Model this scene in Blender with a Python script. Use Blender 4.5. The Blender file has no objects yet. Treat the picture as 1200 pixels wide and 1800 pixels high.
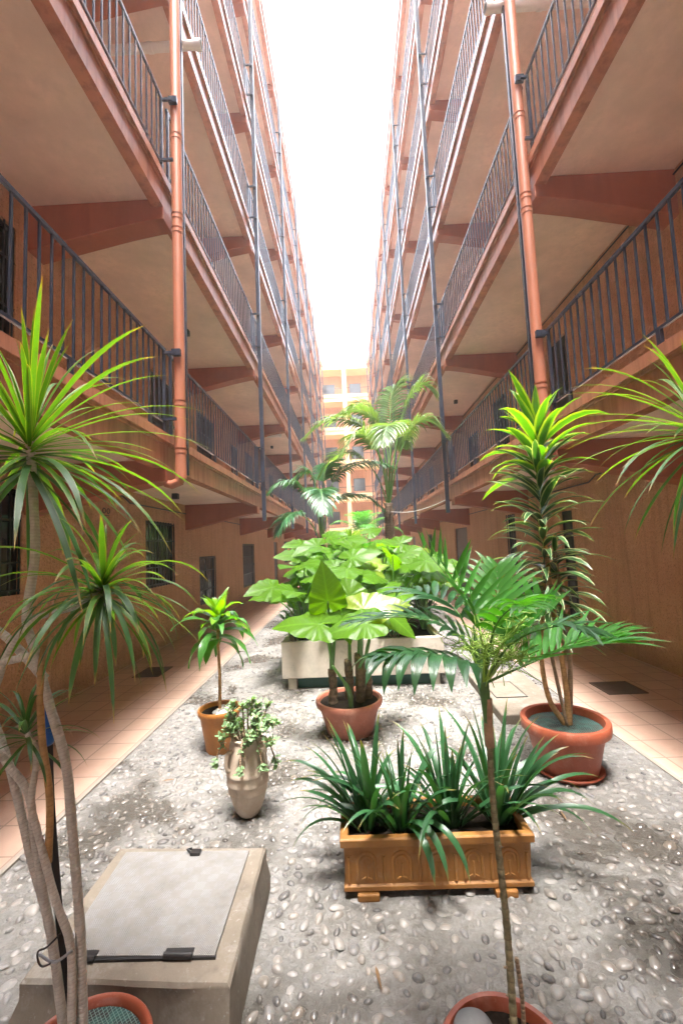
import bpy, math, random
from mathutils import Vector, Matrix, Euler, noise
R=math.radians
sc=bpy.context.scene
# ---------------- camera ----------------
cam_d=bpy.data.cameras.new('camera'); cam=bpy.data.objects.new('camera',cam_d)
sc.collection.objects.link(cam); sc.camera=cam
cam_d.sensor_fit='VERTICAL'; cam_d.sensor_height=36; cam_d.sensor_width=24; cam_d.lens=15.2
cam_d.clip_start=.02; cam_d.clip_end=3000
def cam_axes(p,y,r):
    cy,sy=math.cos(y),math.sin(y);cp,sp=math.cos(p),math.sin(p)
    f=Vector((sy*cp,cy*cp,sp));x=Vector((cy,-sy,0));u=x.cross(f)
    cr,sr=math.cos(r),math.sin(r)
    return x*cr+u*sr,u*cr-x*sr,f
ax,au,af=cam_axes(.0785,-.018,-.0433)
cam.matrix_world=Matrix(((ax.x,au.x,-af.x,0),(ax.y,au.y,-af.y,0),(ax.z,au.z,-af.z,1.6),(0,0,0,1)))
# ---------------- sky, sun, exposure ----------------
SUN_EL,SUN_AZ=R(77),R(180)
w=bpy.data.worlds.new('World'); sc.world=w; w.use_nodes=True
nt=w.node_tree; nt.nodes.clear()
out=nt.nodes.new('ShaderNodeOutputWorld'); bg=nt.nodes.new('ShaderNodeBackground')
sky=nt.nodes.new('ShaderNodeTexSky'); sky.sky_type='NISHITA'; sky.sun_disc=False
sky.sun_elevation=SUN_EL; sky.sun_rotation=SUN_AZ; sky.dust_density=6; sky.air_density=1.2
hs=nt.nodes.new('ShaderNodeHueSaturation'); hs.inputs['Saturation'].default_value=.5; hs.inputs['Value'].default_value=1.9
nt.links.new(sky.outputs[0],hs.inputs['Color']); nt.links.new(hs.outputs[0],bg.inputs[0])
bg.inputs[1].default_value=.13
nt.links.new(bg.outputs[0],out.inputs[0])
sl=bpy.data.lights.new('sun','SUN'); sl.energy=1.5; sl.angle=R(14); sl.color=(1,.98,.955)
so=bpy.data.objects.new('sun',sl); sc.collection.objects.link(so)
sd=Vector((math.sin(SUN_AZ)*math.cos(SUN_EL),math.cos(SUN_AZ)*math.cos(SUN_EL),math.sin(SUN_EL)))
so.rotation_euler=sd.to_track_quat('Z','Y').to_euler(); so.location=(0,0,30)
sc.view_settings.view_transform='Standard'; sc.view_settings.look='None'
sc.view_settings.gamma=1; sc.view_settings.exposure=3.22
sc.cycles.max_bounces=8; sc.cycles.diffuse_bounces=5; sc.cycles.glossy_bounces=3; sc.cycles.transmission_bounces=4
sc.cycles.transparent_max_bounces=6
sc.cycles.sample_clamp_indirect=6; sc.cycles.caustics_reflective=False; sc.cycles.caustics_refractive=False
try: sc.cycles.use_denoising=True
except Exception: pass
C=sc.collection
rnd=random.Random(7)
# ---------------- helpers ----------------
class NT:
    def __init__(s,name):
        s.m=bpy.data.materials.new(name); s.m.use_nodes=True; s.t=s.m.node_tree
        s.p=s.t.nodes['Principled BSDF']; s.o=s.t.nodes['Material Output']
    def n(s,k,**kw):
        x=s.t.nodes.new(k)
        for a,b in kw.items():
            if a in x.inputs.keys() if isinstance(a,str) else False: x.inputs[a].default_value=b
            else: setattr(x,a,b)
        return x
    def l(s,a,b): s.t.links.new(a,b)
    def coord(s,kind='Object',scale=(1,1,1)):
        c=s.n('ShaderNodeTexCoord'); mp=s.n('ShaderNodeMapping'); mp.inputs['Scale'].default_value=scale
        s.l(c.outputs[kind],mp.inputs[0]); return mp.outputs[0]
    def pos(s,scale=(1,1,1)):
        c=s.n('ShaderNodeNewGeometry'); mp=s.n('ShaderNodeMapping'); mp.inputs['Scale'].default_value=scale
        s.l(c.outputs['Position'],mp.inputs[0]); return mp.outputs[0]
    def noise(s,v,scale,detail=5,rough=.6,dist=0):
        x=s.n('ShaderNodeTexNoise'); x.inputs['Scale'].default_value=scale; x.inputs['Detail'].default_value=detail
        x.inputs['Roughness'].default_value=rough; x.inputs['Distortion'].default_value=dist
        s.l(v,x.inputs['Vector']); return x.outputs[0]
    def ramp(s,v,stops):
        x=s.n('ShaderNodeValToRGB'); e=x.color_ramp.elements
        while len(e)<len(stops): e.new(.5)
        for i,(p,c) in enumerate(stops):
            e[i].position=p; e[i].color=(*c,1) if hasattr(c,'__len__') else (c,c,c,1)
        s.l(v,x.inputs[0]); return x.outputs[0]
    def mix(s,f,a,b,mode='MIX'):
        x=s.n('ShaderNodeMix',data_type='RGBA',blend_type=mode)
        for i,v in ((0,f),(6,a),(7,b)):
            if hasattr(v,'links') or isinstance(v,bpy.types.NodeSocket): s.l(v,x.inputs[i])
            else: x.inputs[i].default_value=v if i==0 else (*v,1)
        return x.outputs[2]
    def math(s,op,a,b=0):
        x=s.n('ShaderNodeMath',operation=op)
        for i,v in ((0,a),(1,b)):
            if isinstance(v,bpy.types.NodeSocket): s.l(v,x.inputs[i])
            else: x.inputs[i].default_value=v
        return x.outputs[0]
    def bump(s,h,strength=.5,dist=.01,prev=None):
        x=s.n('ShaderNodeBump'); x.inputs['Strength'].default_value=strength; x.inputs['Distance'].default_value=dist
        s.l(h,x.inputs['Height'])
        if prev is not None: s.l(prev,x.inputs['Normal'])
        s.l(x.outputs[0],s.p.inputs['Normal']); return x.outputs[0]
    def col(s,c):
        if isinstance(c,bpy.types.NodeSocket): s.l(c,s.p.inputs['Base Color'])
        else: s.p.inputs['Base Color'].default_value=(*c,1)
    def rough(s,r):
        if isinstance(r,bpy.types.NodeSocket): s.l(r,s.p.inputs['Roughness'])
        else: s.p.inputs['Roughness'].default_value=r
def painted(name,c,var=.18,rough=.75,scale=3,bump=.25,bscale=60,streak=0,bdist=.004):
    m=NT(name); v=m.pos()
    n=m.noise(v,scale,6,.65)
    d=tuple(x*(1-var) for x in c); h=tuple(min(1,x*(1+var*.7)) for x in c)
    col=m.ramp(n,[(.3,d),(.7,h)])
    if streak:
        s=m.noise(m.pos((4,4,.35)),3,4,.6)
        col=m.mix(m.ramp(s,[(.45,0.),(.75,1.)]),col,tuple(x*(1-streak) for x in c))
    m.col(col); m.rough(rough)
    if bump: m.bump(m.noise(v,bscale,4,.6),bump,bdist)
    return m.m
M={}
M['ceiling']=painted('ceiling_paint',(.80,.62,.53),.2,.85,1.2,.2,40,.10)
M['terra']=painted('terracotta_paint',(.36,.105,.05),.15,.6,2,.15,50,.15)
M['fascia']=painted('fascia_paint',(.50,.21,.125),.18,.27,2.5,.2,45,.45)
M['pipe']=painted('pipe_paint',(.40,.15,.085),.1,.38,4,.05,60,.15)
M['metal']=painted('railing_paint',(.030,.036,.055),.3,.24,6,.1,80)
M['dark']=painted('dark_frame',(.018,.016,.016),.3,.4,6,.1,80)
M['pvc']=painted('white_pvc',(.72,.70,.66),.08,.4,4,0)
M['cream']=painted('cream_band',(.78,.52,.27),.08,.7,2,.1,40)
M['copper']=painted('metal_label',(.4,.3,.2),.1,.4)
M['tan']=painted('tan_door',(.40,.12,.06),.2,.5,3,.1,40)
M['purple']=painted('maroon_cloth',(.16,.02,.035),.2,.8)
def stucco():
    m=NT('stucco_wall'); v=m.pos()
    n=m.noise(v,1.1,6,.6); f=m.noise(v,38,5,.7)
    base=m.ramp(n,[(.25,(.55,.27,.145)),(.75,(.68,.37,.215))])
    col=m.mix(m.ramp(f,[(.35,.0),(.75,.55)]),base,(.72,.45,.28))
    z=m.n('ShaderNodeSeparateXYZ'); m.l(m.pos(),z.inputs[0])
    st=m.noise(m.pos((5,5,.3)),2,5,.65); col=m.mix(m.ramp(st,[(.48,0.),(.72,.45)]),col,(.30,.15,.075))
    lo=m.ramp(m.math('ADD',z.outputs[2],m.math('MULTIPLY',n,.5)),[(.28,.55),(.62,0.)]); col=m.mix(lo,col,(.28,.15,.09))
    pt=m.noise(m.pos(),55,3,.8); col=m.mix(m.ramp(pt,[(.30,.75),(.46,0.)]),col,(.20,.09,.04))  # shade of the stucco pits painted into the colour
    m.col(col); m.rough(.85)
    b=m.n('ShaderNodeTexVoronoi'); b.inputs['Scale'].default_value=26; m.l(v,b.inputs['Vector'])
    h=m.math('ADD',m.noise(v,30,5,.75),m.math('MULTIPLY',b.outputs[0],-.6))
    m.bump(h,.9,.03); return m.m
M['stucco']=stucco()
def glass():
    m=NT('window_glass'); m.col((.02,.022,.026)); m.rough(.12); m.p.inputs['Specular IOR Level'].default_value=.6
    m.bump(m.noise(m.pos(),2,2),.05,.02); return m.m
M['glass']=glass()

class MB:
    def __init__(s): s.v=[];s.f=[];s.uv=[];s.mi=[];s.cm=0
    def add(s,vs,fs,uvs=None):
        b=len(s.v); s.v+= [tuple(v) for v in vs]
        for i,f in enumerate(fs):
            s.f.append(tuple(b+j for j in f)); s.mi.append(s.cm)
            s.uv.append([uvs[j] for j in f] if uvs else [(0,0)]*len(f))
    def box(s,x0,x1,y0,y1,z0,z1):
        x0,x1=min(x0,x1),max(x0,x1); y0,y1=min(y0,y1),max(y0,y1)
        v=[(x,y,z) for z in (z0,z1) for y in (y0,y1) for x in (x0,x1)]
        s.add(v,[(0,2,3,1),(4,5,7,6),(0,1,5,4),(2,6,7,3),(0,4,6,2),(1,3,7,5)])
    def prism(s,poly,y0,y1):   # poly in xz, extruded along y
        n=len(poly); a=sum(poly[i][0]*poly[(i+1)%n][1]-poly[(i+1)%n][0]*poly[i][1] for i in range(n))
        if a<0: poly=poly[::-1]
        v=[(x,y0,z) for x,z in poly]+[(x,y1,z) for x,z in poly]
        f=[tuple(range(n)),tuple(range(2*n-1,n-1,-1))]+[(i,i+n,(i+1)%n+n,(i+1)%n) for i in range(n)]
        s.add(v,f)
    def tube(s,pts,rad,n=10,cap=True):
        pts=[Vector(p) for p in pts]; k=len(pts)
        if not hasattr(rad,'__len__'): rad=[rad]*k
        t0=(pts[1]-pts[0]).normalized(); up=Vector((0,0,1)) if abs(t0.z)<.9 else Vector((0,1,0))
        side=t0.cross(up).normalized(); vs=[]; uv=[]; L=0
        for i,p in enumerate(pts):
            t=(pts[min(i+1,k-1)]-pts[max(i-1,0)]).normalized()
            side=(side-t*side.dot(t)).normalized(); u2=t.cross(side)
            if i: L+=(p-pts[i-1]).length
            for j in range(n):
                a=2*math.pi*j/n; vs.append(p+(side*math.cos(a)+u2*math.sin(a))*rad[i]); uv.append((j/n,L))
        f=[(i*n+j,i*n+(j+1)%n,(i+1)*n+(j+1)%n,(i+1)*n+j) for i in range(k-1) for j in range(n)]
        if cap: f+=[tuple(range(n-1,-1,-1)),tuple((k-1)*n+j for j in range(n))]
        s.add(vs,f,uv)
    def lathe(s,prof,n=40,c=(0,0),cap=True,sx=1,sy=1):
        vs=[];f=[]
        for r,z in prof:
            for j in range(n):
                a=2*math.pi*j/n; vs.append((c[0]+r*math.cos(a)*sx,c[1]+r*math.sin(a)*sy,z))
        for i in range(len(prof)-1):
            f+=[(i*n+j,i*n+(j+1)%n,(i+1)*n+(j+1)%n,(i+1)*n+j) for j in range(n)]
        if cap: f.append(tuple(range(n-1,-1,-1))); f.append(tuple((len(prof)-1)*n+j for j in range(n)))
        s.add(vs,f)
    def build(s,name,mat,parent=None,smooth=False,bevel=0,origin=None,label=None):
        o3=Vector(origin) if origin else Vector((0,0,0))
        p=parent
        if origin is None and p is not None:
            w=Vector((0,0,0)); q=p
            while q is not None: w+=q.location; q=q.parent
            o3=w
        me=bpy.data.meshes.new(name); me.from_pydata([(a-o3.x,b-o3.y,c-o3.z) for a,b,c in s.v],[],s.f)
        uvl=me.uv_layers.new(name='UVMap')
        flat=[c for fu in s.uv for uv in fu for c in uv]
        uvl.data.foreach_set('uv',flat)
        mats=mat if isinstance(mat,(list,tuple)) else [mat]
        for m_ in mats: me.materials.append(m_)
        if len(mats)>1: me.polygons.foreach_set('material_index',s.mi)
        if smooth: me.polygons.foreach_set('use_smooth',[True]*len(me.polygons))
        me.update()
        o=bpy.data.objects.new(name,me); C.objects.link(o)
        if parent is not None: o.parent=parent
        if origin is not None and parent is None: o.location=o3
        if bevel:
            b=o.modifiers.new('bevel','BEVEL'); b.width=bevel; b.segments=2; b.limit_method='ANGLE'; b.angle_limit=R(35)
        if label: o['label']=label
        return o
def tag(o,label,cat,group=None,kind=None):
    o['label']=label; o['category']=cat
    if group: o['group']=group
    if kind: o['kind']=kind
    return o
def thing(name,loc,label,cat,group=None):
    o=bpy.data.objects.new(name,None); o.empty_display_size=.1; C.objects.link(o); o.location=loc
    return tag(o,label,cat,group)
def dup(o,parent,off):
    c=o.copy(); C.objects.link(c); c.parent=parent; c.location=Vector(o.location)+Vector(off); return c

# ---------------- setting: ground ----------------
def mortar():
    m=NT('mortar'); v=m.pos()
    n=m.noise(v,1.3,6,.6); f=m.noise(v,22,6,.7)
    base=m.ramp(n,[(.3,(.14,.135,.127)),(.5,(.215,.208,.197)),(.7,(.285,.279,.27))])
    col=m.mix(m.ramp(f,[(.4,0.),(.62,.8)]),base,(.15,.137,.118))
    g2=m.noise(v,5,6,.7); col=m.mix(m.ramp(g2,[(.55,0.),(.68,.7)]),col,(.31,.303,.293))
    wet=m.ramp(m.noise(m.pos((1,1.1,1)),1.15,5,.62,.4),[(.50,0.),(.60,1.)])
    m.col(m.mix(wet,col,(.075,.067,.056)))
    m.rough(m.ramp(wet,[(0,.7),(1,.18)]))
    m.bump(m.math('ADD',m.noise(v,30,6,.7),m.math('MULTIPLY',m.noise(v,11,3,.6),1.5)),1,.022); return m.m
M['mortar']=mortar()
def pebblemat():
    m=NT('pebble'); g=m.n('ShaderNodeNewGeometry'); v=m.pos()
    c=m.ramp(g.outputs['Random Per Island'],[(0,(.06,.06,.062)),(.2,(.13,.127,.124)),(.45,(.20,.193,.185)),(.65,(.18,.163,.145)),(.85,(.26,.252,.24)),(1,(.10,.10,.105))])
    n=m.noise(v,90,4,.7)
    c=m.mix(m.ramp(n,[(.45,0.),(.75,.5)]),c,(.33,.27,.21))
    wet=m.ramp(m.noise(m.pos((1,1.1,1)),1.15,5,.62,.4),[(.50,0.),(.60,1.)])
    c2=m.mix(1.,c,(.62,.58,.54),'MULTIPLY')
    m.col(m.mix(wet,c,c2)); m.rough(m.ramp(wet,[(0,.5),(1,.15)])); m.bump(n,.2,.004); return m.m
M['pebble']=pebblemat()
def tilemat():
    m=NT('floor_tile'); v=m.pos()
    b=m.n('ShaderNodeTexBrick'); b.offset=0; b.squash=1
    b.inputs['Scale'].default_value=1; b.inputs['Brick Width'].default_value=.27; b.inputs['Row Height'].default_value=.27
    b.inputs['Mortar Size'].default_value=.006; b.inputs['Mortar Smooth'].default_value=.1
    b.inputs['Color1'].default_value=(.36,.225,.165,1); b.inputs['Color2'].default_value=(.46,.31,.235,1); b.inputs['Mortar'].default_value=(.46,.36,.29,1)
    m.l(v,b.inputs['Vector'])
    n=m.noise(v,7,5,.65)
    col=m.mix(m.ramp(n,[(.3,0.),(.85,.9)]),b.outputs[0],(.47,.34,.27))
    m.col(m.mix(b.outputs['Fac'],col,(.22,.155,.12))); m.rough(.42)
    x=m.n('ShaderNodeBump',invert=True); x.inputs['Distance'].default_value=.003; m.l(b.outputs['Fac'],x.inputs['Height'])
    return m.m
M['tile']=tilemat()
def plain(name,x0,x1,y0,y1,z,mat,nx=1,ny=1,amp=0):
    b=MB(); vs=[];f=[]
    for j in range(ny+1):
        for i in range(nx+1):
            x=x0+(x1-x0)*i/nx;y=y0+(y1-y0)*j/ny
            vs.append((x,y,z+(amp*noise.noise(Vector((x*2.3,y*2.3,0))) if amp else 0)))
    for j in range(ny):
        for i in range(nx):
            a=j*(nx+1)+i; f.append((a,a+1,a+nx+2,a+nx+1))
    b.add(vs,f); o=b.build(name,mat,smooth=amp>0); o['kind']='structure'; return o
plain('ground',-120,120,-120,160,-.03,M['mortar'])
XL,XR=-1.85,2.03
plain('cobbled_paving',XL,XR,-4,36,0,M['mortar'],60,500,.006)
LW,RW=3.3,3.56
plain('tiled_walkway',-LW,XL-.03,-4,36,.008,M['tile'])
plain('tiled_walkway',XR+.03,RW,-4,36,.008,M['tile'])
kb=painted('pale_kerb',(.27,.235,.20),.12,.6,6,.2,60)
for x0,x1 in ((XL-.03,XL),(XR,XR+.03)):
    b=MB(); b.box(x0,x1,-4,36,-.02,.010); o=b.build('kerb_strip',kb); o['kind']='structure'
# pebbles
def pebbles():
    r=random.Random(3); b=MB()
    import bmesh
    bm=bmesh.new(); bmesh.ops.create_icosphere(bm,subdivisions=2,radius=1)
    V=[v.co.copy() for v in bm.verts]; F=[tuple(v.index for v in f.verts) for f in bm.faces]; bm.free()
    keep=[i for i,v in enumerate(V) if v.z>-.25]; idx={k:i for i,k in enumerate(keep)}
    V2=[V[k] for k in keep]; F2=[tuple(idx[i] for i in f) for f in F if all(i in idx for i in f)]
    bm=bmesh.new(); bmesh.ops.create_icosphere(bm,subdivisions=1,radius=1)
    Vb=[v.co.copy() for v in bm.verts]; Fb=[tuple(v.index for v in f.verts) for f in bm.faces]; bm.free()
    cell={}; sp=.040
    blocks=[(-1.20,-.43,1.5,2.2),(-.86,1.02,5.0,7.6),(1.22,1.9,3.88,5.3),(-.86,1.02,8.6,12)]
    for _ in range(260000):
        y=.35+ (r.random()**1.5)*13; x=XL+.02+r.random()*(XR-XL-.04)
        if any(a<x<c and d<y<e for a,c,d,e in blocks): continue
        dn=noise.noise(Vector((x*1.1,y*1.1,3)))
        s=sp*(1+.35*r.random())*(1.25 if dn>.25 else 1)*(1 if y<6 else 1.15)
        ci,cj=int(x/.06),int(y/.06); ok=True
        for di in (-2,-1,0,1,2):
            for dj in (-2,-1,0,1,2):
                for q in cell.get((ci+di,cj+dj),()):
                    if (q[0]-x)**2+(q[1]-y)**2<s*s: ok=False;break
                if not ok: break
            if not ok: break
        if not ok: continue
        cell.setdefault((ci,cj),[]).append((x,y))
        a=r.random()*math.pi; L=.018+.018*r.random()**1.6; W=L*(.5+.35*r.random()); H=.009+.008*r.random()
        if r.random()<.06: L*=1.25;W*=1.25;H*=1.1
        ca,sa=math.cos(a),math.sin(a); tx,ty=r.uniform(-.25,.25),r.uniform(-.25,.25); z0=-.009+.010*r.random()
        vv,ff=(V2,F2) if y<4.5 else (Vb,Fb)
        jx,jy=r.uniform(-.25,.25),r.uniform(-.25,.25)
        pts=[]
        for v in vv:
            px=v.x*L*(1+jx*v.y); py=v.y*W*(1+jy*v.x); pz=v.z*H+tx*px+ty*py
            pts.append((x+px*ca-py*sa,y+px*sa+py*ca,z0+pz))
        b.add(pts,ff)
    o=b.build('pebbles',M['pebble'],smooth=True)
    tag(o,'rounded river pebbles set in grey mortar across the courtyard floor','pebbles',kind='stuff'); return o
pebbles()

# ---------------- gallery buildings ----------------
PY0,DP=4.37,4.3; NB=8; YEND=35.7; YST=-4.23; LV=2.83
def wall_grid(b,X,s,y0,y1,z0,z1,ops,depth=.14):
    """wall plane at |x|=X facing the courtyard with real openings and reveals"""
    ys=sorted({y0,y1}|{o[0] for o in ops}|{o[1] for o in ops}); zs=sorted({z0,z1}|{o[2] for o in ops}|{o[3] for o in ops})
    def q(a,b_,c,d):
        v=[a,b_,c,d]; b.add(v,[(0,1,2,3)] if s<0 else [(3,2,1,0)])
    x=s*X
    for i in range(len(ys)-1):
        for j in range(len(zs)-1):
            cy,cz=(ys[i]+ys[i+1])/2,(zs[j]+zs[j+1])/2
            if any(o[0]<cy<o[1] and o[2]<cz<o[3] for o in ops): continue
            q((x,ys[i],zs[j]),(x,ys[i+1],zs[j]),(x,ys[i+1],zs[j+1]),(x,ys[i],zs[j+1]))
    xd=s*(X+depth)
    for a,c,d,e in [o[:4] for o in ops]:
        q((x,a,d),(xd,a,d),(xd,a,e),(x,a,e)) ; q((xd,c,d),(x,c,d),(x,c,e),(xd,c,e))
        q((x,a,d),(x,c,d),(xd,c,d),(xd,a,d)) ; q((xd,a,e),(xd,c,e),(x,c,e),(x,a,e))
    # body of wall behind
    b.box(s*(X+depth),s*(X+depth+.12),y0,y1,z0,z1)
def opening_parts(root,s,X,o,style):
    y0,y1,z0,z1=o[:4]; x=s*(X+.07); n='window' if style!='door' else 'door'
    b=MB(); t=.045
    for (a,c,d,e) in ((y0,y0+t,z0,z1),(y1-t,y1,z0,z1),(y0+t,y1-t,z1-t,z1),(y0+t,y1-t,z0,z0+t)):
        b.box(x-.02,x+.02,a,c,d,e)
    if style!='door' and y1-y0>.9: b.box(x-.018,x+.018,(y0+y1)/2-t/2,(y0+y1)/2+t/2,z0+t,z1-t)
    if style=='door':
        b.box(x-.012,x+.012,y0+t,y1-t,z0+t,z1-t)
        for k in range(2):
            zz=z0+.15+k*(z1-z0)*.48; b.box(x-.022,x+.022,y0+.16,y1-.16,zz,zz+(z1-z0)*.36)
    w=b.build(n,M['dark'],root,bevel=0)
    if style!='door':
        g=MB(); g.box(x-.004,x+.004,y0+t,y1-t,z0+t,z1-t); g.build('pane',M['glass'],w)
    if style in('grille','lamp'):
        g=MB(); xx=s*(X+.012); nb=max(4,int((y1-y0)/.115))
        for k in range(nb+1):
            yy=y0+.02+(y1-y0-.04)*k/nb; g.box(xx-.007,xx+.007,yy-.007,yy+.007,z0,z1)
        for zz in (z0+.04,z1-.04,(z0+z1)/2+.2*(z1-z0),(z0+z1)/2-.2*(z1-z0)): g.box(xx-.009,xx+.003,y0,y1,zz-.01,zz+.01)
        for k in range(0,nb):   # forged collars and scrolls
            yy=y0+.02+(y1-y0-.04)*(k+.5)/nb; zc=(z0+z1)/2
            if k%2==0:
                g.tube([(xx,yy+.03*math.cos(a*.7),zc+.05*math.sin(a*.7)+ (a-4)*.012) for a in range(9)],.005,5)
        g.build('grille',M['dark'],w)
    return w
def railing_bay(root,s,E,y0,y1):
    x=s*(E-.0); b=MB(); zt=3.72; zb=2.93
    b.box(x-.012,x+.012,y0,y1,zt-.028,zt); b.box(x-.010,x+.010,y0,y1,zb,zb+.022)
    n=int((y1-y0)/.112)
    for k in range(n+1):
        y=y0+.03+(y1-y0-.06)*k/n; b.box(x-.007,x+.007,y-.007,y+.007,zb+.022,zt-.028)
    for k in range(4):
        y=y0+.35+k*(y1-y0-.7)/3; b.box(x-.012,x+.012,y-.02,y+.02,2.82,zb)
    for y in (y0+.03,y1-.03): b.box(x-.014,x+.014,y-.014,y+.014,2.82,zt-.028)
    return b.build('railing',M['metal'],root)
def gallery(s,E,W,label,ops0,ops1):
    root=thing('gallery_building',(s*(W+.1),14,0),label,'building')
    # ground storey wall and the upper storeys' wall
    b=MB(); wall_grid(b,W,s,YST,YEND,-.02,2.82,ops0); b.build('wall',M['stucco'],root,label='rough orange stucco wall of the ground floor with barred windows')
    for o in ops0: opening_parts(root,s,W,o,o[4])
    b=MB(); wall_grid(b,W,s,YST,YEND,2.82,5.65,ops1); u=b.build('wall',M['stucco'],root)
    ws=[opening_parts(root,s,W,o,o[4]) for o in ops1]
    for k in range(1,5):
        dup(u,root,(0,0,LV*k))
        for w_ in ws:
            c=dup(w_,root,(0,0,LV*k))
            for ch in w_.children: dup(ch,c,(0,0,0))
    # slab, edge beam
    b=MB(); b.box(s*(E+.12),s*W,YST,YEND,2.56,2.81); sl_=b.build('gallery_slab',M['ceiling'],root)
    b=MB(); b.prism([(s*(E-.035),2.73),(s*(E-.035),2.82),(s*(E+.12),2.82),(s*(E+.12),2.47),(s*E,2.47),(s*E,2.70),(s*(E-.015),2.70),(s*(E-.015),2.73)],YST,YEND)
    ed=b.build('edge_beam',M['fascia'],root)
    for k in range(1,6): dup(sl_,root,(0,0,LV*k)); dup(ed,root,(0,0,LV*k))
    # roof parapet
    b=MB(); b.box(s*(E-.04),s*(E+.14),YST,YEND,2.821+LV*5,3.15+LV*5); b.build('parapet',M['fascia'],root)
    # beams
    b=MB(); y=PY0-.06
    b.prism([(s*W,2.558),(s*W,2.05),(s*(E+.45),2.27),(s*(E+.10),2.33),(s*(E-.004),2.33),(s*(E-.004),2.47),(s*(E+.122),2.47),(s*(E+.122),2.558)],y,y+.24)
    bm_=b.build('beam',M['terra'],root,bevel=.008)
    first=True
    for lv in range(6):
        for k in range(-1,NB):
            if lv==0 and k==0: continue
            dup(bm_,root,(0,DP*k,LV*lv))
    # railings
    r0=railing_bay(root,s,E,PY0+.05,PY0+DP-.05)
    for lv in range(5):
        for k in range(-1,NB-1):
            if lv==0 and k==0: continue
            dup(r0,root,(0,DP*k,LV*lv))
    # steel posts hung outside the galleries
    px=s*(E-.13); b=MB(); y=PY0+DP
    b.box(px-.038,px+.038,y-.03,y+.03,2.17,17.0)
    for lv in range(5):
        for z in (3.66,2.96): b.box(min(px,s*(E-.012)),max(px,s*(E-.012)),y-.075,y-.045,z+LV*lv-.012,z+LV*lv+.012); b.box(px-.03,px+.03,y-.08,y-.03,z+LV*lv-.02,z+LV*lv+.02)
    po=b.build('post',M['metal'],root)
    for k in range(1,NB-1): dup(po,root,(0,DP*k,0))
    # drainpipe with thin post beside it
    b=MB(); y=PY0; r=.056; px+=.05*(s>0)
    b.tube([(px,y,2.36),(px,y,17)],r,24)
    for z in (2.62,3.12,5.02,5.18,6.1,8.0,8.6,10.8,11.4,13.6,14.2):
        b.tube([(px,y,z),(px,y,z+.035)],r+.005,24)
        b.tube([(px,y,z+.055),(px,y,z+.063)],r+.007,24)
    b.tube([(px,y,2.40),(px+s*.02,y,2.33),(px+s*.10,y,2.30),(px+s*.16,y,2.32)],[r,r*.9,r*.8,r*.7],16)
    b.build('drainpipe',M['pipe'],root,smooth=False)
    b=MB(); b.box(px-s*.0-.02,px+.02,y+.14,y+.18,2.42,17)
    for lv in range(5):
        for z in (3.66,2.96): b.box(min(px,s*(E-.012)),max(px,s*(E-.012)),y-.11,y-.085,z+LV*lv-.014,z+LV*lv+.014)
        b.box(px-.045,px+.045,y-.10,y-.06,3.63+LV*lv,3.70+LV*lv)
    b.build('post',M['metal'],root)
    return root
opsL0=[(3.2,4.29,1.26,2.31,'grille'),(6.93,8.1,1.04,2.16,'grille'),(9.4,10.55,.44,1.50,'lamp'),(13.2,14.8,.45,1.80,'grille'),(18.6,19.5,0.02,1.9,'door'),(21.5,22.6,.9,1.95,'grille'),(26,27,.9,1.95,'grille'),(30,31,.02,1.95,'door')]
opsR0=[(1.2,2.2,1.2,2.2,'grille'),(7.0,7.42,.02,2.02,'door'),(9.4,9.95,.97,2.14,'grille'),(13.3,14.9,.02,2.02,'door'),(19,20,.9,1.95,'grille'),(24,25,.02,1.95,'door'),(28,29,.9,1.95,'grille')]
opsL1=[(2.95,4.15,3.75,5.0,'grille'),(7.16,8.1,2.84,4.80,'door'),(9.36,10.55,3.25,4.80,'grille'),(12.1,13.0,2.84,4.70,'cloth'),(13.8,15.1,2.84,4.86,'door'),(17.9,18.9,3.6,4.8,'grille'),(20.5,21.4,2.84,4.8,'door'),(23.4,24.6,3.6,4.8,'grille'),(26.8,27.7,2.84,4.8,'door'),(30.4,31.6,3.6,4.8,'grille')]
opsR1=[(6.75,7.4,2.84,4.86,'door'),(9.35,10.3,3.2,4.86,'grille'),(11.6,12.6,2.84,4.6,'cloth'),(14.1,15.3,2.84,4.8,'door'),(17.9,18.9,3.6,4.8,'grille'),(20.5,21.4,2.84,4.8,'door'),(23.4,24.6,3.6,4.8,'grille'),(26.8,27.7,2.84,4.8,'door'),(30.4,31.6,3.6,4.8,'grille'),(1.6,2.8,3.7,4.9,'grille')]
EL,ER=1.84,2.10
bl=gallery(-1,EL,LW,'orange stucco apartment wing with stacked galleries on the left side of the courtyard',opsL0,opsL1)
br=gallery(1,ER,RW,'orange stucco apartment wing with stacked galleries on the right side of the courtyard',opsR0,opsR1)
# white waste pipes running under the galleries
def pvc(root,s,x0,x1,y,z):
    b=MB(); b.tube([(s*x0,y,z),(s*x1,y,z)],.05,20); b.tube([(s*x0,y,z),(s*(x0+.07),y,z)],.06,20); b.tube([(s*(x0+.6),y,z),(s*(x0+.66),y,z)],.057,20)
    b.build('waste_pipe',M['pvc'],root,smooth=False)
pvc(bl,-1,1.56,LW-.01,4.82,7.82); pvc(br,1,1.82,RW-.01,4.55,7.70); pvc(bl,-1,2.0,LW-.01,13.15,5.1)
def conduit(root,s,W):
    b=MB(); x=s*(W-.02)
    b.tube([(x,YST,2.50),(x,6.2,2.46),(x,6.4,2.38),(x,YEND,2.36)],.011,6)
    b.build('cable_conduit',M['dark'],root)
    for lv in range(1,4):
        b=MB(); z=2.5+LV*lv; b.tube([(x,YST,z),(x,YEND,z-.02)],.010,6); b.build('cable_conduit',M['dark'],root)
conduit(bl,-1,LW); conduit(br,1,RW)
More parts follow.
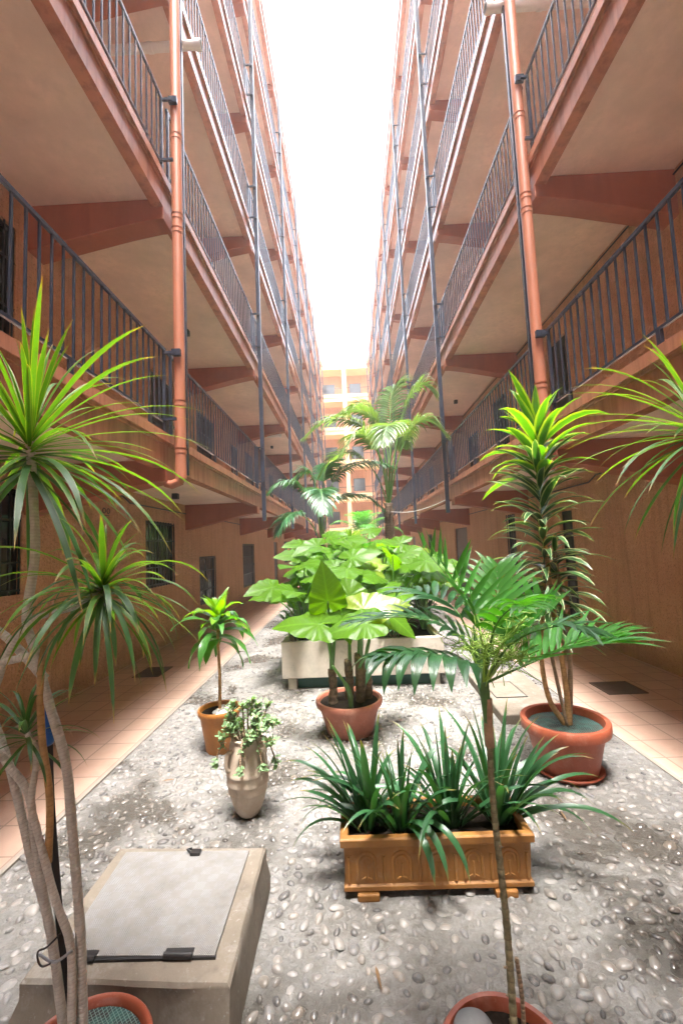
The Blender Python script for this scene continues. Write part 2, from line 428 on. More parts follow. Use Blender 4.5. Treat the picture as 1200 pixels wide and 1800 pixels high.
def small_box(root,x,y,z):
    b=MB(); b.box(x-.045,x+.045,y-.045,y+.045,z-.09,z+.03); b.box(x-.03,x+.03,y-.055,y-.045,z-.07,z); b.build('ceiling_light',M['dark'],root,bevel=.004)
LIGHTS_L=[(-2.79,6.89,2.56),(-2.74,15.68,5.39),(-2.64,7.08,5.39)]; LIGHTS_R=[(3.0,11.48,5.39)]
for x,y,z in LIGHTS_L: small_box(bl,x,y,z)
for x,y,z in LIGHTS_R: small_box(br,x,y,z)
# ---------------- end building ----------------
def end_building():
    root=thing('gallery_building',(0,36.5,0),'far end block with cream parapets and a central pillar closing the courtyard','building')
    Y=35.8; b=MB(); b.box(-3.6,3.9,Y+1.6,Y+1.9,-.02,17.2); b.build('wall',M['stucco'],root)
    for lv in range(6):
        z=2.48+LV*lv
        b=MB(); b.box(-3.5,3.8,Y,Y+1.6,z,z+.34); b.build('gallery_slab',M['cream'],root)
        if lv<5:
            b=MB(); b.box(-3.5,3.8,Y-.03,Y+.06,z+.341,z+.62); b.build('parapet',M['cream'],root)
            b=MB(); b.box(-3.5,3.8,Y,Y+.02,z+1.15,z+1.19); b.box(-3.5,3.8,Y,Y+.02,z+.68,z+.70)
            for k in range(66): x=-3.45+k*.11; b.box(x-.006,x+.006,Y+.004,Y+.016,z+.70,z+1.15)
            b.build('railing',M['metal'],root)
            for x in (-1.3,1.0):
                b=MB(); b.box(x-.5,x+.5,Y+1.55,Y+1.595,z+1.0,z+2.1); w_=b.build('window',M['dark'],root)
                g=MB(); g.box(x-.45,x+.45,Y+1.54,Y+1.548,z+1.05,z+2.05); g.build('pane',M['glass'],w_)
    b=MB(); b.box(-.12,.22,Y-.16,Y-.031,-.02,17.0); b.build('pillar',M['cream'],root,bevel=.01)
    b=MB(); b.box(-3.5,3.8,Y-.05,Y+.1,2.83+LV*5,3.3+LV*5); b.build('parapet',M['cream'],root)
end_building()

def shade_block():  # unseen building added behind the camera to shade the foreground
    root=thing('gallery_building',(0,-3.4,0),'unseen orange stucco block added behind the viewer to shade the near courtyard','building')
    b=MB(); b.box(-1.70,1.95,-3.2,-3.0,-.02,9.3); b.build('wall',M['stucco'],root)
    for lv in range(3):
        b=MB(); b.box(-1.68,1.93,-2.99,-.30,2.48+LV*lv,2.80+LV*lv); b.build('gallery_slab',M['ceiling'],root)
        b=MB(); b.box(-1.68,1.93,-.299,-.20,2.46+LV*lv,3.6+LV*lv); b.build('parapet',M['fascia'],root)
shade_block()
def haze():  # added volume imitating the lens glare that washes out the upper floors
    b=MB(); b.box(-7,7.5,-8,41,-1.03,17.6); m=bpy.data.materials.new('glare_haze'); m.use_nodes=True; t=m.node_tree; t.nodes.clear()
    o=t.nodes.new('ShaderNodeOutputMaterial'); v=t.nodes.new('ShaderNodeVolumePrincipled'); v.inputs['Density'].default_value=.0030; v.inputs['Color'].default_value=(1,.97,.95,1)
    v.inputs['Anisotropy'].default_value=.3
    t.links.new(v.outputs[0],o.inputs['Volume']); h=b.build('haze',m); h['kind']='stuff'; h['label']='added thin haze imitating lens glare over the upper floors'; h['category']='haze'
haze()
# ---------------- leaf materials ----------------
def leafmat(name,c,edge=None,tip=None,rough=.38,trans=.35,tcol=None,var=.35,veins=0,edgepow=.32,spec=.5,band=False):
    m=NT(name); uv=m.n('ShaderNodeUVMap'); sep=m.n('ShaderNodeSeparateXYZ'); m.l(uv.outputs[0],sep.inputs[0])
    g=m.n('ShaderNodeNewGeometry')
    dark=tuple(x*(1-var) for x in c); lite=tuple(min(1,x*(1+var)) for x in c)
    col=m.ramp(g.outputs['Random Per Island'],[(0,dark),(.6,c),(1,lite)])
    n=m.noise(m.pos(),26,3,.6); col=m.mix(m.ramp(n,[(.4,0.),(.8,.35)]),col,tuple(x*.7 for x in c))
    if edge is not None:   # pale margins
        u=m.math('ABSOLUTE',m.math('SUBTRACT',sep.outputs[0],.5)); 
        f=m.ramp(u,[(edgepow,0.),(edgepow+.09,1.)]); col=m.mix(f,col,edge)
    if tip is not None:
        col=m.mix(m.ramp(sep.outputs[1],[(.86,0.),(.99,1.)]),col,tip)
    h=None
    if veins:
        # u = |x| lateral, v along midrib, chevron veins
        x=m.math('ABSOLUTE',sep.outputs[0])
        a=m.math('SUBTRACT',m.math('MULTIPLY',sep.outputs[1],1.),m.math('MULTIPLY',x,.62))
        s=m.math('ABSOLUTE',m.math('SINE',m.math('MULTIPLY',a,veins)))
        vein=m.ramp(s,[(0,1.),(.16,0.)])
        mid=m.ramp(x,[(.0,1.),(.035,0.)])
        vm=m.math('MAXIMUM',vein,mid)
        col=m.mix(m.math('MULTIPLY',vm,.55),col,tuple(min(1,q*1.6+.005) for q in c))
        h=s
    m.col(col); m.rough(rough); m.p.inputs['Specular IOR Level'].default_value=spec
    if h is not None: m.bump(h,.25,.003)
    else:
        wv=m.math('SINE',m.math('MULTIPLY',sep.outputs[0],44)); m.bump(wv,.22,.0012)
    t=m.n('ShaderNodeBsdfTranslucent'); ts=m.mix(1.,col,tcol or (1.0,1.0,.35),'MULTIPLY')
    hs_=m.n('ShaderNodeHueSaturation'); hs_.inputs['Value'].default_value=2.6; hs_.inputs['Saturation'].default_value=1.05; m.l(ts,hs_.inputs['Color'])
    m.l(hs_.outputs[0],t.inputs[0])
    mx=m.n('ShaderNodeMixShader'); mx.inputs[0].default_value=trans
    m.l(m.p.outputs[0],mx.inputs[1]); m.l(t.outputs[0],mx.inputs[2]); m.l(mx.outputs[0],m.o.inputs[0])
    return m.m
M['marg']=leafmat('narrow_leaf',(.085,.20,.035),tip=(.32,.20,.07),edge=(.22,.28,.06),edgepow=.36,trans=.38)
M['margdark']=leafmat('old_narrow_leaf',(.05,.13,.045),tip=(.35,.22,.08),trans=.25,edge=(.14,.2,.07),edgepow=.38)
M['strap']=leafmat('strap_leaf',(.028,.095,.035),tip=(.22,.16,.05),rough=.3,trans=.22,spec=.6)
M['palm']=leafmat('palm_leaflet',(.055,.20,.035),rough=.33,trans=.33,tip=(.2,.2,.06))
M['palmdark']=leafmat('palm_leaflet_deep',(.035,.115,.045),rough=.28,trans=.22,spec=.65)
M['kentia']=leafmat('kentia_leaflet',(.10,.17,.065),rough=.3,trans=.3,tip=(.25,.17,.06),spec=.6)
M['lemon']=leafmat('striped_leaf_young',(.055,.16,.025),edge=(.20,.29,.05),edgepow=.27,trans=.35,rough=.32)
M['stripe']=leafmat('striped_leaf_old',(.035,.10,.028),edge=(.38,.44,.24),edgepow=.33,trans=.2,rough=.3,spec=.6)
M['corn']=leafmat('corn_leaf',(.13,.26,.02),edge=(.08,.2,.02),edgepow=.3,trans=.36,rough=.3)
M['corndark']=leafmat('corn_leaf_old',(.05,.16,.03),trans=.28,rough=.28,spec=.6)
M['aloc']=leafmat('broad_leaf',(.068,.155,.012),trans=.5,rough=.35,spec=.16,veins=26,var=.3)
M['alocy']=leafmat('broad_leaf_yellowing',(.13,.19,.015),trans=.38,rough=.35,veins=26,var=.15)
M['shrub']=leafmat('shrub_leaf',(.035,.11,.028),trans=.28,rough=.35,var=.5)
M['deadleaf']=leafmat('dry_leaf_brown',(.16,.09,.04),trans=.1,rough=.7)
M['jade']=leafmat('jade_leaf',(.17,.28,.14),trans=.12,rough=.28,var=.3,edge=(.24,.30,.13),edgepow=.4)
M['spag']=painted('flower_stalk_green',(.30,.48,.08),.25,.5,6,0)
M['stalk']=painted('leaf_stalk_green',(.10,.22,.045),.25,.4,8,.05)
M['stalkdk']=painted('sheath_green',(.10,.22,.06),.35,.4,9,.05)
def bark(name,c,ring=0,rough=.8,var=.35,amp=.6):
    m=NT(name); uv=m.n('ShaderNodeUVMap'); sep=m.n('ShaderNodeSeparateXYZ'); m.l(uv.outputs[0],sep.inputs[0])
    v=m.pos(); n=m.noise(v,35,5,.7)
    col=m.ramp(n,[(.3,tuple(x*(1-var) for x in c)),(.7,tuple(x*(1+var*.6) for x in c))])
    if ring:
        d=m.math('ADD',m.math('MULTIPLY',sep.outputs[1],ring),m.math('MULTIPLY',n,1.6))
        s=m.math('ABSOLUTE',m.math('SINE',d)); col=m.mix(m.ramp(s,[(0,.75),(.3,0.)]),col,tuple(x*.62 for x in c))
        m.bump(m.math('ADD',s,m.math('MULTIPLY',n,.5)),amp,.004)
    else: m.bump(n,amp,.006)
    m.col(col); m.rough(rough); return m.m
M['barkgrey']=bark('grey_ringed_bark',(.56,.52,.46),ring=330,amp=.35,var=.2)
M['bark']=bark('brown_ringed_bark',(.30,.21,.13),ring=260)
M['barktan']=bark('tan_cane_bark',(.46,.27,.11),ring=120,amp=.3)
M['barkgreen']=bark('green_ringed_cane',(.23,.20,.11),ring=130,var=.5)
M['fibre']=bark('fibrous_trunk',(.16,.105,.065),ring=60,amp=1,var=.6)
M['sheath']=bark('dry_sheath',(.42,.26,.16),amp=.4)
M['soil']=painted('potting_soil',(.022,.016,.012),.5,1,30,.5,90,bdist=.01); M['soil'].node_tree.nodes['Principled BSDF'].inputs['Specular IOR Level'].default_value=.05
def clay(name,c,blotch=(.6,.5,.4),amt=.5,rough=.6):
    m=NT(name); v=m.pos(); n=m.noise(v,7,6,.65); f=m.noise(v,45,4,.6)
    col=m.ramp(n,[(.3,tuple(x*.8 for x in c)),(.7,tuple(min(1,x*1.12) for x in c))])
    col=m.mix(m.ramp(m.noise(m.pos((1,1,.7)),5,6,.75),[(.52,0.),(.75,amt)]),col,blotch)
    sp=m.noise(v,38,4,.75); col=m.mix(m.ramp(sp,[(.60,0.),(.72,amt)]),col,blotch)
    dk=m.noise(m.pos((1,1,.5)),11,5,.7,.8); col=m.mix(m.ramp(dk,[(.56,0.),(.74,.55)]),col,tuple(x*.45 for x in c))
    m.col(col); m.rough(rough); m.bump(f,.3,.004); return m.m
M['clayred']=clay('red_plastic_pot',(.32,.075,.035),(.5,.25,.17),.5,.45)
M['claypink']=clay('pink_terracotta_pot',(.38,.13,.08),(.55,.33,.25),.55,.55)
M['ochre']=clay('ochre_pot',(.38,.145,.024),(.62,.40,.2),.5,.5)
M['ochrebox']=clay('ochre_clay',(.29,.125,.024),(.30,.20,.12),.5,.6)
M['urn']=clay('weathered_clay',(.46,.37,.28),(.56,.52,.46),.6,.75)
M['concrete']=clay('rough_cement',(.18,.15,.115),(.30,.285,.26),.8,.85)
M['stonebox']=clay('cut_limestone',(.5,.45,.38),(.36,.30,.23),.5,.8)
M['green']=painted('green_painted_panel',(.012,.075,.055),.2,.5)
def netmat():
    m=NT('green_mesh_netting'); v=m.pos(); 
    def ln(ax):
        s=m.n('ShaderNodeSeparateXYZ'); m.l(v,s.inputs[0])
        a=m.math('ADD' if ax else 'SUBTRACT',s.outputs[0],s.outputs[1])
        return m.ramp(m.math('ABSOLUTE',m.math('SINE',m.math('MULTIPLY',a,230))),[(0,1.),(.32,0.)])
    f=m.math('MAXIMUM',ln(0),ln(1)); n=m.noise(m.pos(),14,4,.6)
    base=m.mix(m.ramp(n,[(.45,0.),(.6,1.)]),(.015,.012,.01),(.02,.10,.085))
    m.col(m.mix(f,base,(.25,.42,.36))); m.rough(.5); m.bump(f,.5,.003); return m.m
M['net']=netmat()
def checker():
    m=NT('chequer_plate'); v=m.pos()
    w=[]
    n=m.noise(v,6,5,.7)
    ch=m.n('ShaderNodeTexChecker'); ch.inputs['Scale'].default_value=1/.042; m.l(m.pos((1,1,0)),ch.inputs['Vector'])
    s=m.n('ShaderNodeSeparateXYZ'); m.l(v,s.inputs[0])
    def bars(op): return m.ramp(m.math('ABSOLUTE',m.math('SINE',m.math('MULTIPLY',m.math(op,s.outputs[0],s.outputs[1]),430))),[(.55,0.),(.8,1.)])
    f=m.n('ShaderNodeMix'); m.l(ch.outputs['Fac'],f.inputs[0]); m.l(bars('ADD'),f.inputs[2]); m.l(bars('SUBTRACT'),f.inputs[3])
    f=f.outputs[0]
    col=m.mix(m.ramp(n,[(.4,0.),(.72,.8)]),(.23,.226,.22),(.11,.095,.08))
    col=m.mix(m.math('MULTIPLY',ch.outputs['Fac'],.35),col,(.17,.15,.12)); col=m.mix(m.math('MULTIPLY',f,.30),col,(.36,.355,.35))
    m.col(col); m.p.inputs['Metallic'].default_value=.1; m.rough(m.ramp(n,[(.3,.45),(.7,.65)])); m.bump(f,.6,.003); return m.m
M['plate']=checker()

# ---------------- plant builders ----------------
def prof_strap(t): return min(1,t*6+.45)*(1-max(0,(t-.55)/.45)**1.8)
def prof_lance(t): return (math.sin(math.pi*min(1,t**.75)))**.8*.97+.03*(1-t)
def prof_oval(t): return math.sin(math.pi*min(.97,max(.03,t)))**.55
def prof_leaflet(t): return min(1,.35+t*4)*(1-max(0,(t-.35)/.65)**1.6)
def blade(b,p,d,L,W,droop=1.,n=7,prof=prof_strap,fold=.25,up=None,twist=0,wave=0,r=rnd):
    p=Vector(p); d=Vector(d).normalized()
    up=Vector(up) if up else Vector((0,0,1))
    side=d.cross(up)
    if side.length<.05: side=d.cross(Vector((r.uniform(-1,1),r.uniform(-1,1),0)))
    side.normalize(); ds=L/n; vs=[];uv=[]; ph=r.random()*6
    for i in range(n+1):
        t=i/n; nrm=side.cross(d).normalized()
        w_=W*.5*max(.02,prof(t)); s2=side
        if twist: s2=(Matrix.Rotation(twist*t,3,d)@side); n2=s2.cross(d)
        else: n2=nrm
        wv=wave*W*math.sin(t*14+ph)
        vs+= [p+s2*w_+n2*(fold*w_+wv), p, p-s2*w_+n2*(fold*w_-wv)]
        uv+=[(0,t),(.5,t),(1,t)]
        p=p+d*ds
        g=droop*ds/max(L,.01)*(0.35+1.3*t)
        d=(d+Vector((0,0,-g))).normalized(); side=(side-d*side.dot(d)).normalized()
    f=[]
    for i in range(n):
        a=i*3; f+=[(a,a+1,a+4,a+3),(a+1,a+2,a+5,a+4)]
    b.add(vs,f,uv)
def rosette(b,c,nl,L,W,el0,el1,droop,r,axis=(0,0,1),prof=prof_strap,n=8,spread=.03,fold=.25,wave=0,lr=(.75,1.1)):
    q=Vector((0,0,1)).rotation_difference(Vector(axis).normalized())
    for i in range(nl):
        f=i/(nl-1); el=el1+(el0-el1)*(f**.9)+r.uniform(-.12,.12); az=i*2.39996+r.uniform(-.3,.3)
        d=Vector((math.cos(az)*math.cos(el),math.sin(az)*math.cos(el),math.sin(el)))
        ll=L*r.uniform(*lr)*(1 if f>.15 else .85)
        if f>.6: ll*=1-.38*(f-.6)/.4
        o=Vector((0,0,-spread*(1-f)))
        blade(b,Vector(c)+q@o,q@d,ll,W*r.uniform(.8,1.15),droop*r.uniform(.6,1.5),n,prof,fold,twist=r.uniform(-.5,.5),wave=wave,r=r)
def curve(pts,n=8):
    """Catmull-Rom through pts"""
    P=[Vector(p) for p in pts]; P=[P[0]*2-P[1]]+P+[P[-1]*2-P[-2]]; o=[]
    for i in range(1,len(P)-2):
        for k in range(n):
            t=k/n; a,b_,c,d=P[i-1],P[i],P[i+1],P[i+2]
            o.append(.5*((2*b_)+(c-a)*t+(2*a-5*b_+4*c-d)*t*t+(3*b_-a-3*c+d)*t**3))
    o.append(P[-2]); return o
def stem(b,pts,r0,r1,n=10,k=6,bump=.06,r=rnd):
    c=curve(pts,k); m=len(c)
    b.tube(c,[(r0+(r1-r0)*i/(m-1))*(1+r.uniform(-bump,bump)) for i in range(m)],n)
def frond(pts,nl,L,W,mat,parent,r,name='frond',droop=.6,fwd=.55,rr=.006,up=(0,0,1),start=.25,lift=.25,stalk='stalk',prof=prof_leaflet,tipscale=.5):
    """a feather leaf: a mid stalk carrying paired leaflets"""
    c=curve(pts,10); m=len(c); b=MB(); b.cm=0
    b.tube(c,[rr*(1-.8*i/(m-1)) for i in range(m)],6); b.cm=1
    for i in range(nl):
        t=start+(1-start)*(i+.3)/nl; k=min(m-2,int(t*(m-1))); fr=t*(m-1)-k
        p=c[k].lerp(c[k+1],fr); tg=(c[k+1]-c[k]).normalized(); sd=tg.cross(Vector(up)).normalized(); nn=sd.cross(tg)
        u=(t-start)/(1-start); ll=L*(math.sin(math.pi*(.22+.68*u))**.7)*(1 if u<.8 else tipscale+(1-tipscale)*(1-u)/.2)
        for s in (-1,1):
            d=(sd*s*(1-.35*u)+tg*(fwd+.9*u**2)+nn*lift*r.uniform(.5,1.5)).normalized()
            blade(b,p,d,ll*r.uniform(.88,1.08),W*r.uniform(.85,1.1),droop*r.uniform(.6,1.4),5,prof,.3,up=nn,twist=r.uniform(-.3,.3),r=r)
    return b.build(name,[M[stalk],M[mat]],parent,smooth=True)
HEART=[(0,1.0),(.18,.80),(.42,.63),(.8,.51),(1.2,.455),(1.65,.45),(2.1,.52),(2.5,.56),(2.8,.42),(3.0,.18),(math.pi,.06)]
def heart_r(a):
    a=abs(a)
    for (a0,r0),(a1,r1) in zip(HEART,HEART[1:]):
        if a<=a1: t=(a-a0)/(a1-a0); return r0+(r1-r0)*(t*t*(3-2*t)*.5+t*.5)
    return .1
def broad_leaf(b,p,dirn,nrm,S,r,droop=.35,ripple=.03,cup=.15):
    p=Vector(p); y=Vector(dirn).normalized(); z=Vector(nrm); z=(z-y*z.dot(y)).normalized(); x=y.cross(z)
    N=40; K=5; vs=[p]; uv=[(0,0)]; ph=r.random()*6
    for k in range(1,K+1):
        f=k/K
        for j in range(N):
            a=-math.pi+2*math.pi*j/N; rr=heart_r(a)*f
            lx=math.sin(a)*rr; ly=math.cos(a)*rr
            h=-droop*(lx*lx*.9+max(0,ly)**2*.55+ (ly*ly*.6 if ly<0 else 0))+cup*abs(lx)*.8+ripple*f*f*math.sin(a*9+ph)
            vs.append(p+(x*lx+y*ly+z*h)*S); uv.append((lx,ly))
    F=[(0,1+j,1+(j+1)%N) for j in range(N) if j!=N-0]
    for k in range(K-1):
        for j in range(N):
            a=1+k*N+j; c=1+k*N+(j+1)%N; F.append((a,a+N,c+N,c))
    b.add(vs,F,uv)
def aloc_leaf(root,base,knee,tip,dirn,nrm,S,r,mat='aloc',rr=.011):
    """a stalk and its broad blade, one part each"""
    b=MB(); c=curve([base,knee,tip],8); m=len(c)
    b.tube(c,[rr*(1.25-.75*i/(m-1)) for i in range(m)],8)
    st=b.build('leaf_stalk',M['stalk'],root,smooth=True)
    l=MB(); broad_leaf(l,tip,dirn,nrm,S,r,cup=r.uniform(.05,.2)); l.build('leaf',M[mat],st,smooth=True)
def pot_prof(h,rt,rb,lip=.02,liph=.04,th=.012,sd=.03):
    return [(rb,0),(rb+.004,.006),(rt-lip,h-liph),(rt-.004,h-liph+.003),(rt,h-liph*.6),(rt-.001,h-.006),(rt-.006,h),(rt-lip+.0,h-.001),(rt-lip-th*.4,h-.008),(rt-lip-th,h-sd-.02)]
def pot(root,x,y,h,rt,rb,mat,lip=.02,liph=.04,z0=0,soil='soil',sdepth=.03,flutes=0,soilz=None):
    b=MB(); pf=pot_prof(h,rt,rb,lip,liph,sd=sdepth); b.lathe([(r_,z+z0) for r_,z in pf],48,(x,y)); 
    if flutes:
        vs=[]
        for (vx,vy,vz) in b.v:
            a=math.atan2(vy-y,vx-x); rr=math.hypot(vx-x,vy-y)
            if z0+.008<vz<z0+h-liph: pass
            vs.append((vx,vy,vz))
    b.build('pot',mat,root,smooth=True).modifiers.new('es','EDGE_SPLIT').split_angle=R(50)
    b=MB(); rs=rt-lip-.012; vs=[(x,y,z0+h-sdepth+.004)];uv=[(0,0)]
    N=28
    r=random.Random(int(x*1000)+5)
    for k in range(1,6):
        for j in range(N):
            a=2*math.pi*j/N; vs.append((x+rs*k/5*math.cos(a),y+rs*k/5*math.sin(a),z0+h-sdepth+(r.uniform(-.006,.006) if k<5 else 0)))
    F=[(0,1+j,1+(j+1)%N) for j in range(N)]
    for k in range(4):
        for j in range(N): a=1+k*N+j;c=1+k*N+(j+1)%N;F.append((a,a+N,c+N,c))
    b.add(vs,F); s=b.build('soil' if soil=='soil' else 'mesh_cover',M[soil],root,smooth=True)
# ================= hatch =================
def hatch():
    t=thing('inspection_hatch',(-.81,1.83,0),'raised cement block with a hinged chequer plate lid at the left front','hatch')
    b=MB(); T=.2
    top=[(-1.17,1.54),(-.455,1.505),(-.465,2.155),(-1.175,2.18)]; bot=[(-1.195,1.50),(-.445,1.47),(-.452,2.165),(-1.2,2.20)]
    N=9; ring=[]
    def edge(P,z,jit):
        o=[]
        for i in range(4):
            a=Vector(P[i]);c=Vector(P[(i+1)%4])
            for k in range(N):
                q=a.lerp(c,k/N); nn=noise.noise(Vector((q.x*14,q.y*14,z*9)))*jit; n2=noise.noise(Vector((q.x*14+9,q.y*14,z*9)))*jit
                o.append((q.x+nn,q.y+n2,z+nn*.5))
        return o
    def inset(P,d):
        cx=sum(p[0] for p in P)/4;cy=sum(p[1] for p in P)/4
        return [(p[0]+(d if p[0]<cx else -d),p[1]+(d if p[1]<cy else -d)) for p in P]
    rings=[edge(bot,-.01,.004),edge(bot,.07,.008),edge(top,.14,.008),edge(top,.188,.006),edge(inset(top,.010),.1985,.004),edge(inset(top,.03),.2,.002)]
    n=4*N; vs=[v for r_ in rings for v in r_]
    F=[(k*n+j,k*n+(j+1)%n,(k+1)*n+(j+1)%n,(k+1)*n+j) for k in range(len(rings)-1) for j in range(n)]
    F.append(tuple((len(rings)-1)*n+j for j in range(n)))
    b.add(vs,F); b.build('cement_block',M['concrete'],t,smooth=True).modifiers.new('es','EDGE_SPLIT').split_angle=R(40)
    P=[(-1.09,1.612),(-.532,1.598),(-.534,2.115),(-1.118,2.128)]
    b=MB(); v=[(x,y,.206) for x,y in P]+[(x,y,.211) for x,y in P]
    b.add(v,[(3,2,1,0),(4,5,6,7),(0,1,5,4),(1,2,6,5),(2,3,7,6),(3,0,4,7)]); pl=b.build('lid',M['plate'],t)
    b=MB(); b.box(-1.10,-.528,1.594,1.604,.2,.209); b.build('lid_edge',M['dark'],t)
    for x in (-1.0,-.66):
        b=MB(); b.tube([(x-.05,1.600,.213),(x+.05,1.597,.213)],.0105,12); b.box(x-.05,x+.05,1.602,1.625,.2112,.2155); b.build('hinge',M['dark'],t,smooth=False)
    b=MB(); b.box(-.80,-.755,2.085,2.115,.2115,.226); b.tube([(-.80,2.1,.218),(-.82,2.11,.225),(-.805,2.125,.22)],.006,6); b.build('latch',M['dark'],t,bevel=.003)
hatch()
# ================= low slab on right, grates =================
def slab():
    t=thing('manhole_slab',(1.55,4.55,0),'low weathered cement slab with a metal lid beside the right walkway','slab')
    b=MB(); P=[(1.24,3.90),(1.84,3.86),(1.87,5.26),(1.27,5.10)]
    v=[(x,y,-.01) for x,y in P]+[(x,y,.085) for x,y in P]
    b.add(v,[(3,2,1,0),(4,5,6,7),(0,1,5,4),(1,2,6,5),(2,3,7,6),(3,0,4,7)]); b.build('cement_block',M['concrete'],t,bevel=.012)
    b=MB(); b.box(1.33,1.62,4.3,4.75,.0855,.09); b.build('lid',M['concrete'],t,bevel=.002)
    b=MB()
    for a in ((1.325,1.335,4.295,4.755),(1.615,1.625,4.295,4.755),(1.335,1.615,4.295,4.305),(1.335,1.615,4.745,4.755)): b.box(a[0],a[1],a[2],a[3],.0853,.0915)
    b.build('lid_frame',M['dark'],t)
slab()
def grate(x0,x1,y0,y1,label):
    t=thing('drain_grate',((x0+x1)/2,(y0+y1)/2,0),label,'drain','floor drains in the walkways')
    b=MB(); b.box(x0,x1,y0,y1,.0085,.011); b.build('pit_shade',M['dark'],t)  # flat dark plate standing in for the shade below the bars
    b=MB(); 
    for a in ((x0,x0+.015,y0,y1),(x1-.015,x1,y0,y1),(x0+.015,x1-.015,y0,y0+.015),(x0+.015,x1-.015,y1-.015,y1)): b.box(*a,.0112,.018)
    k=0; y=y0+.035
    while y<y1-.02: b.box(x0+.015,x1-.015,y-.006,y+.006,.0112,.017); y+=.026
    b.build('grate',painted('rusty_grate',(.09,.055,.035),.4,.6),t)
grate(-2.92,-2.57,5.72,6.18,'square rusty drain grate in the shaded left walkway tiles')
grate(2.50,2.89,4.49,4.86,'square rusty drain grate in the right walkway tiles behind the red pot')

# ================= ochre planter box =================
def planter_box():
    x0,x1,y0,y1,z0,z1=-.105,.765,2.085,2.40,.03,.265
    t=thing('clay_planter_box',(.33,2.24,0),'long ochre clay trough with moulded arches on two small feet','planter')
    b=MB(); tp=.012
    def ring(d,z): return [(x0+d,y0+d,z),(x1-d,y0+d,z),(x1-d,y1-d,z),(x0+d,y1-d,z)]
    rs=[ring(.02,z0),ring(.006,z0+.004),ring(.006,z0+.022),ring(.016,z0+.030),ring(.010,z1-.045),ring(-.004,z1-.036),ring(-.006,z1-.006),ring(.0,z1),ring(.028,z1),ring(.033,z1-.006),ring(.034,z1-.05)]
    vs=[v for r_ in rs for v in r_]; F=[(k*4+j,k*4+(j+1)%4,(k+1)*4+(j+1)%4,(k+1)*4+j) for k in range(len(rs)-1) for j in range(4)]
    F.append((3,2,1,0)); b.add(vs,F)
    # moulded arches, columns, on the front; raised
    yf=y0+.0135
    na=5; wx=(x1-x0-.06)/na
    for i in range(na):
        cx=x0+.03+wx*(i+.5); zc=z0+.128
        arc=[(cx+.040*math.cos(a),yf,zc+.040*math.sin(a)) for a in [math.pi*k/12 for k in range(13)]]
        b.tube([(cx+.040,yf,z0+.045)]+arc+[(cx-.040,yf,z0+.045)],.0085,6)
        arc2=[(cx+.022*math.cos(a),yf,zc+.022*math.sin(a)) for a in [math.pi*k/8 for k in range(9)]]
        b.tube([(cx+.022,yf,zc-.015)]+arc2+[(cx-.022,yf,zc-.015)],.007,6)
        b.tube([(cx,yf,zc-.01),(cx,yf,z0+.05)],.006,6); b.tube([(cx-.022,yf,z0+.05),(cx,yf,z0+.062),(cx+.022,yf,z0+.05)],.004,6)
    for i in range(na+1):
        cx=x0+.03+wx*i; b.tube([(cx,yf,z0+.04),(cx,yf,z0+.15)],.008,6); b.tube([(cx-.014,yf,z0+.155),(cx+.014,yf,z0+.155)],.005,6)
    b.build('trough',M['ochrebox'],t,bevel=.003)
    b=MB(); 
    for fx in (.0,.62):
        f=MB(); f.box(fx-.04,fx+.06,y0-.01,y0+.10,-.002,z0-.001); f.build('foot',M['ochrebox'],t,bevel=.006)
        f=MB(); f.box(fx-.04,fx+.06,y1-.12,y1-.02,-.002,z0-.001); f.build('foot',M['ochrebox'],t,bevel=.006)
    vs=[];nx,ny=30,10; r=random.Random(5)
    for j in range(ny+1):
        for i in range(nx+1): vs.append((x0+.033+(x1-x0-.066)*i/nx,y0+.033+(y1-y0-.066)*j/ny,z1-.035+r.uniform(-.006,.006)))
    b=MB(); b.add(vs,[(j*(nx+1)+i,j*(nx+1)+i+1,(j+1)*(nx+1)+i+1,(j+1)*(nx+1)+i) for j in range(ny) for i in range(nx)]); b.build('soil',M['soil'],t,smooth=True)
planter_box()
def strap_plant(x,y,seed,label,nl=34,L=.50,bias=(0,0),extra=()):
    r=random.Random(seed); t=thing('strap_leaf_plant',(x,y,.21),label,'plant','strap-leaved plants in the ochre trough')
    b=MB()
    for i in range(nl):
        f=i/(nl-1); az=i*2.39996+r.uniform(-.5,.5); el=1.50-.85*(1-f)**.9+r.uniform(-.08,.08)+(.22 if math.sin(az)<-.4 else 0)
        d=Vector((math.cos(az)*math.cos(el)+bias[0]*.25,math.sin(az)*math.cos(el)*.8+bias[1]*.25,math.sin(el)))
        o=Vector((math.cos(az),math.sin(az),0))*r.uniform(.005,.038)
        blade(b,(x+o.x,y+o.y,.205),d,L*r.uniform(.72,1.15),.034*r.uniform(.8,1.15),r.uniform(1.0,2.3)*(1.25-f*.6),12,prof_strap,.35,twist=r.uniform(-.7,.7),r=r)
    for e in extra: blade(b,e[0],e[1],e[2],.034,e[3],12,prof_strap,.3,twist=.3,r=r)
    b.build('leaves',M['strap'],t,smooth=True)
    s=MB(); s.tube([(x,y,.2),(x,y,.27)],[.022,.012],8); s.build('crown_base',M['stalk'],t,smooth=True)
strap_plant(.02,2.22,11,'dark green strap-leaved clump at the left end of the ochre trough',30,.50,(-.9,-.1))
strap_plant(.17,2.2,12,'dark green strap-leaved clump second from left in the ochre trough',30,.47,(-.3,-.1),[((.18,2.17,.24),(.35,-.5,.75),.42,4.4),((.2,2.17,.24),(.5,-.45,.7),.46,4.2),((.19,2.17,.24),(.25,-.55,.6),.36,4.6)])
strap_plant(.42,2.22,13,'dark upright strap-leaved clump in the middle of the ochre trough',34,.50,(0,0))
strap_plant(.66,2.24,14,'strap-leaved clump at the right end of the ochre trough reaching over the cobbles',40,.54,(.8,0))
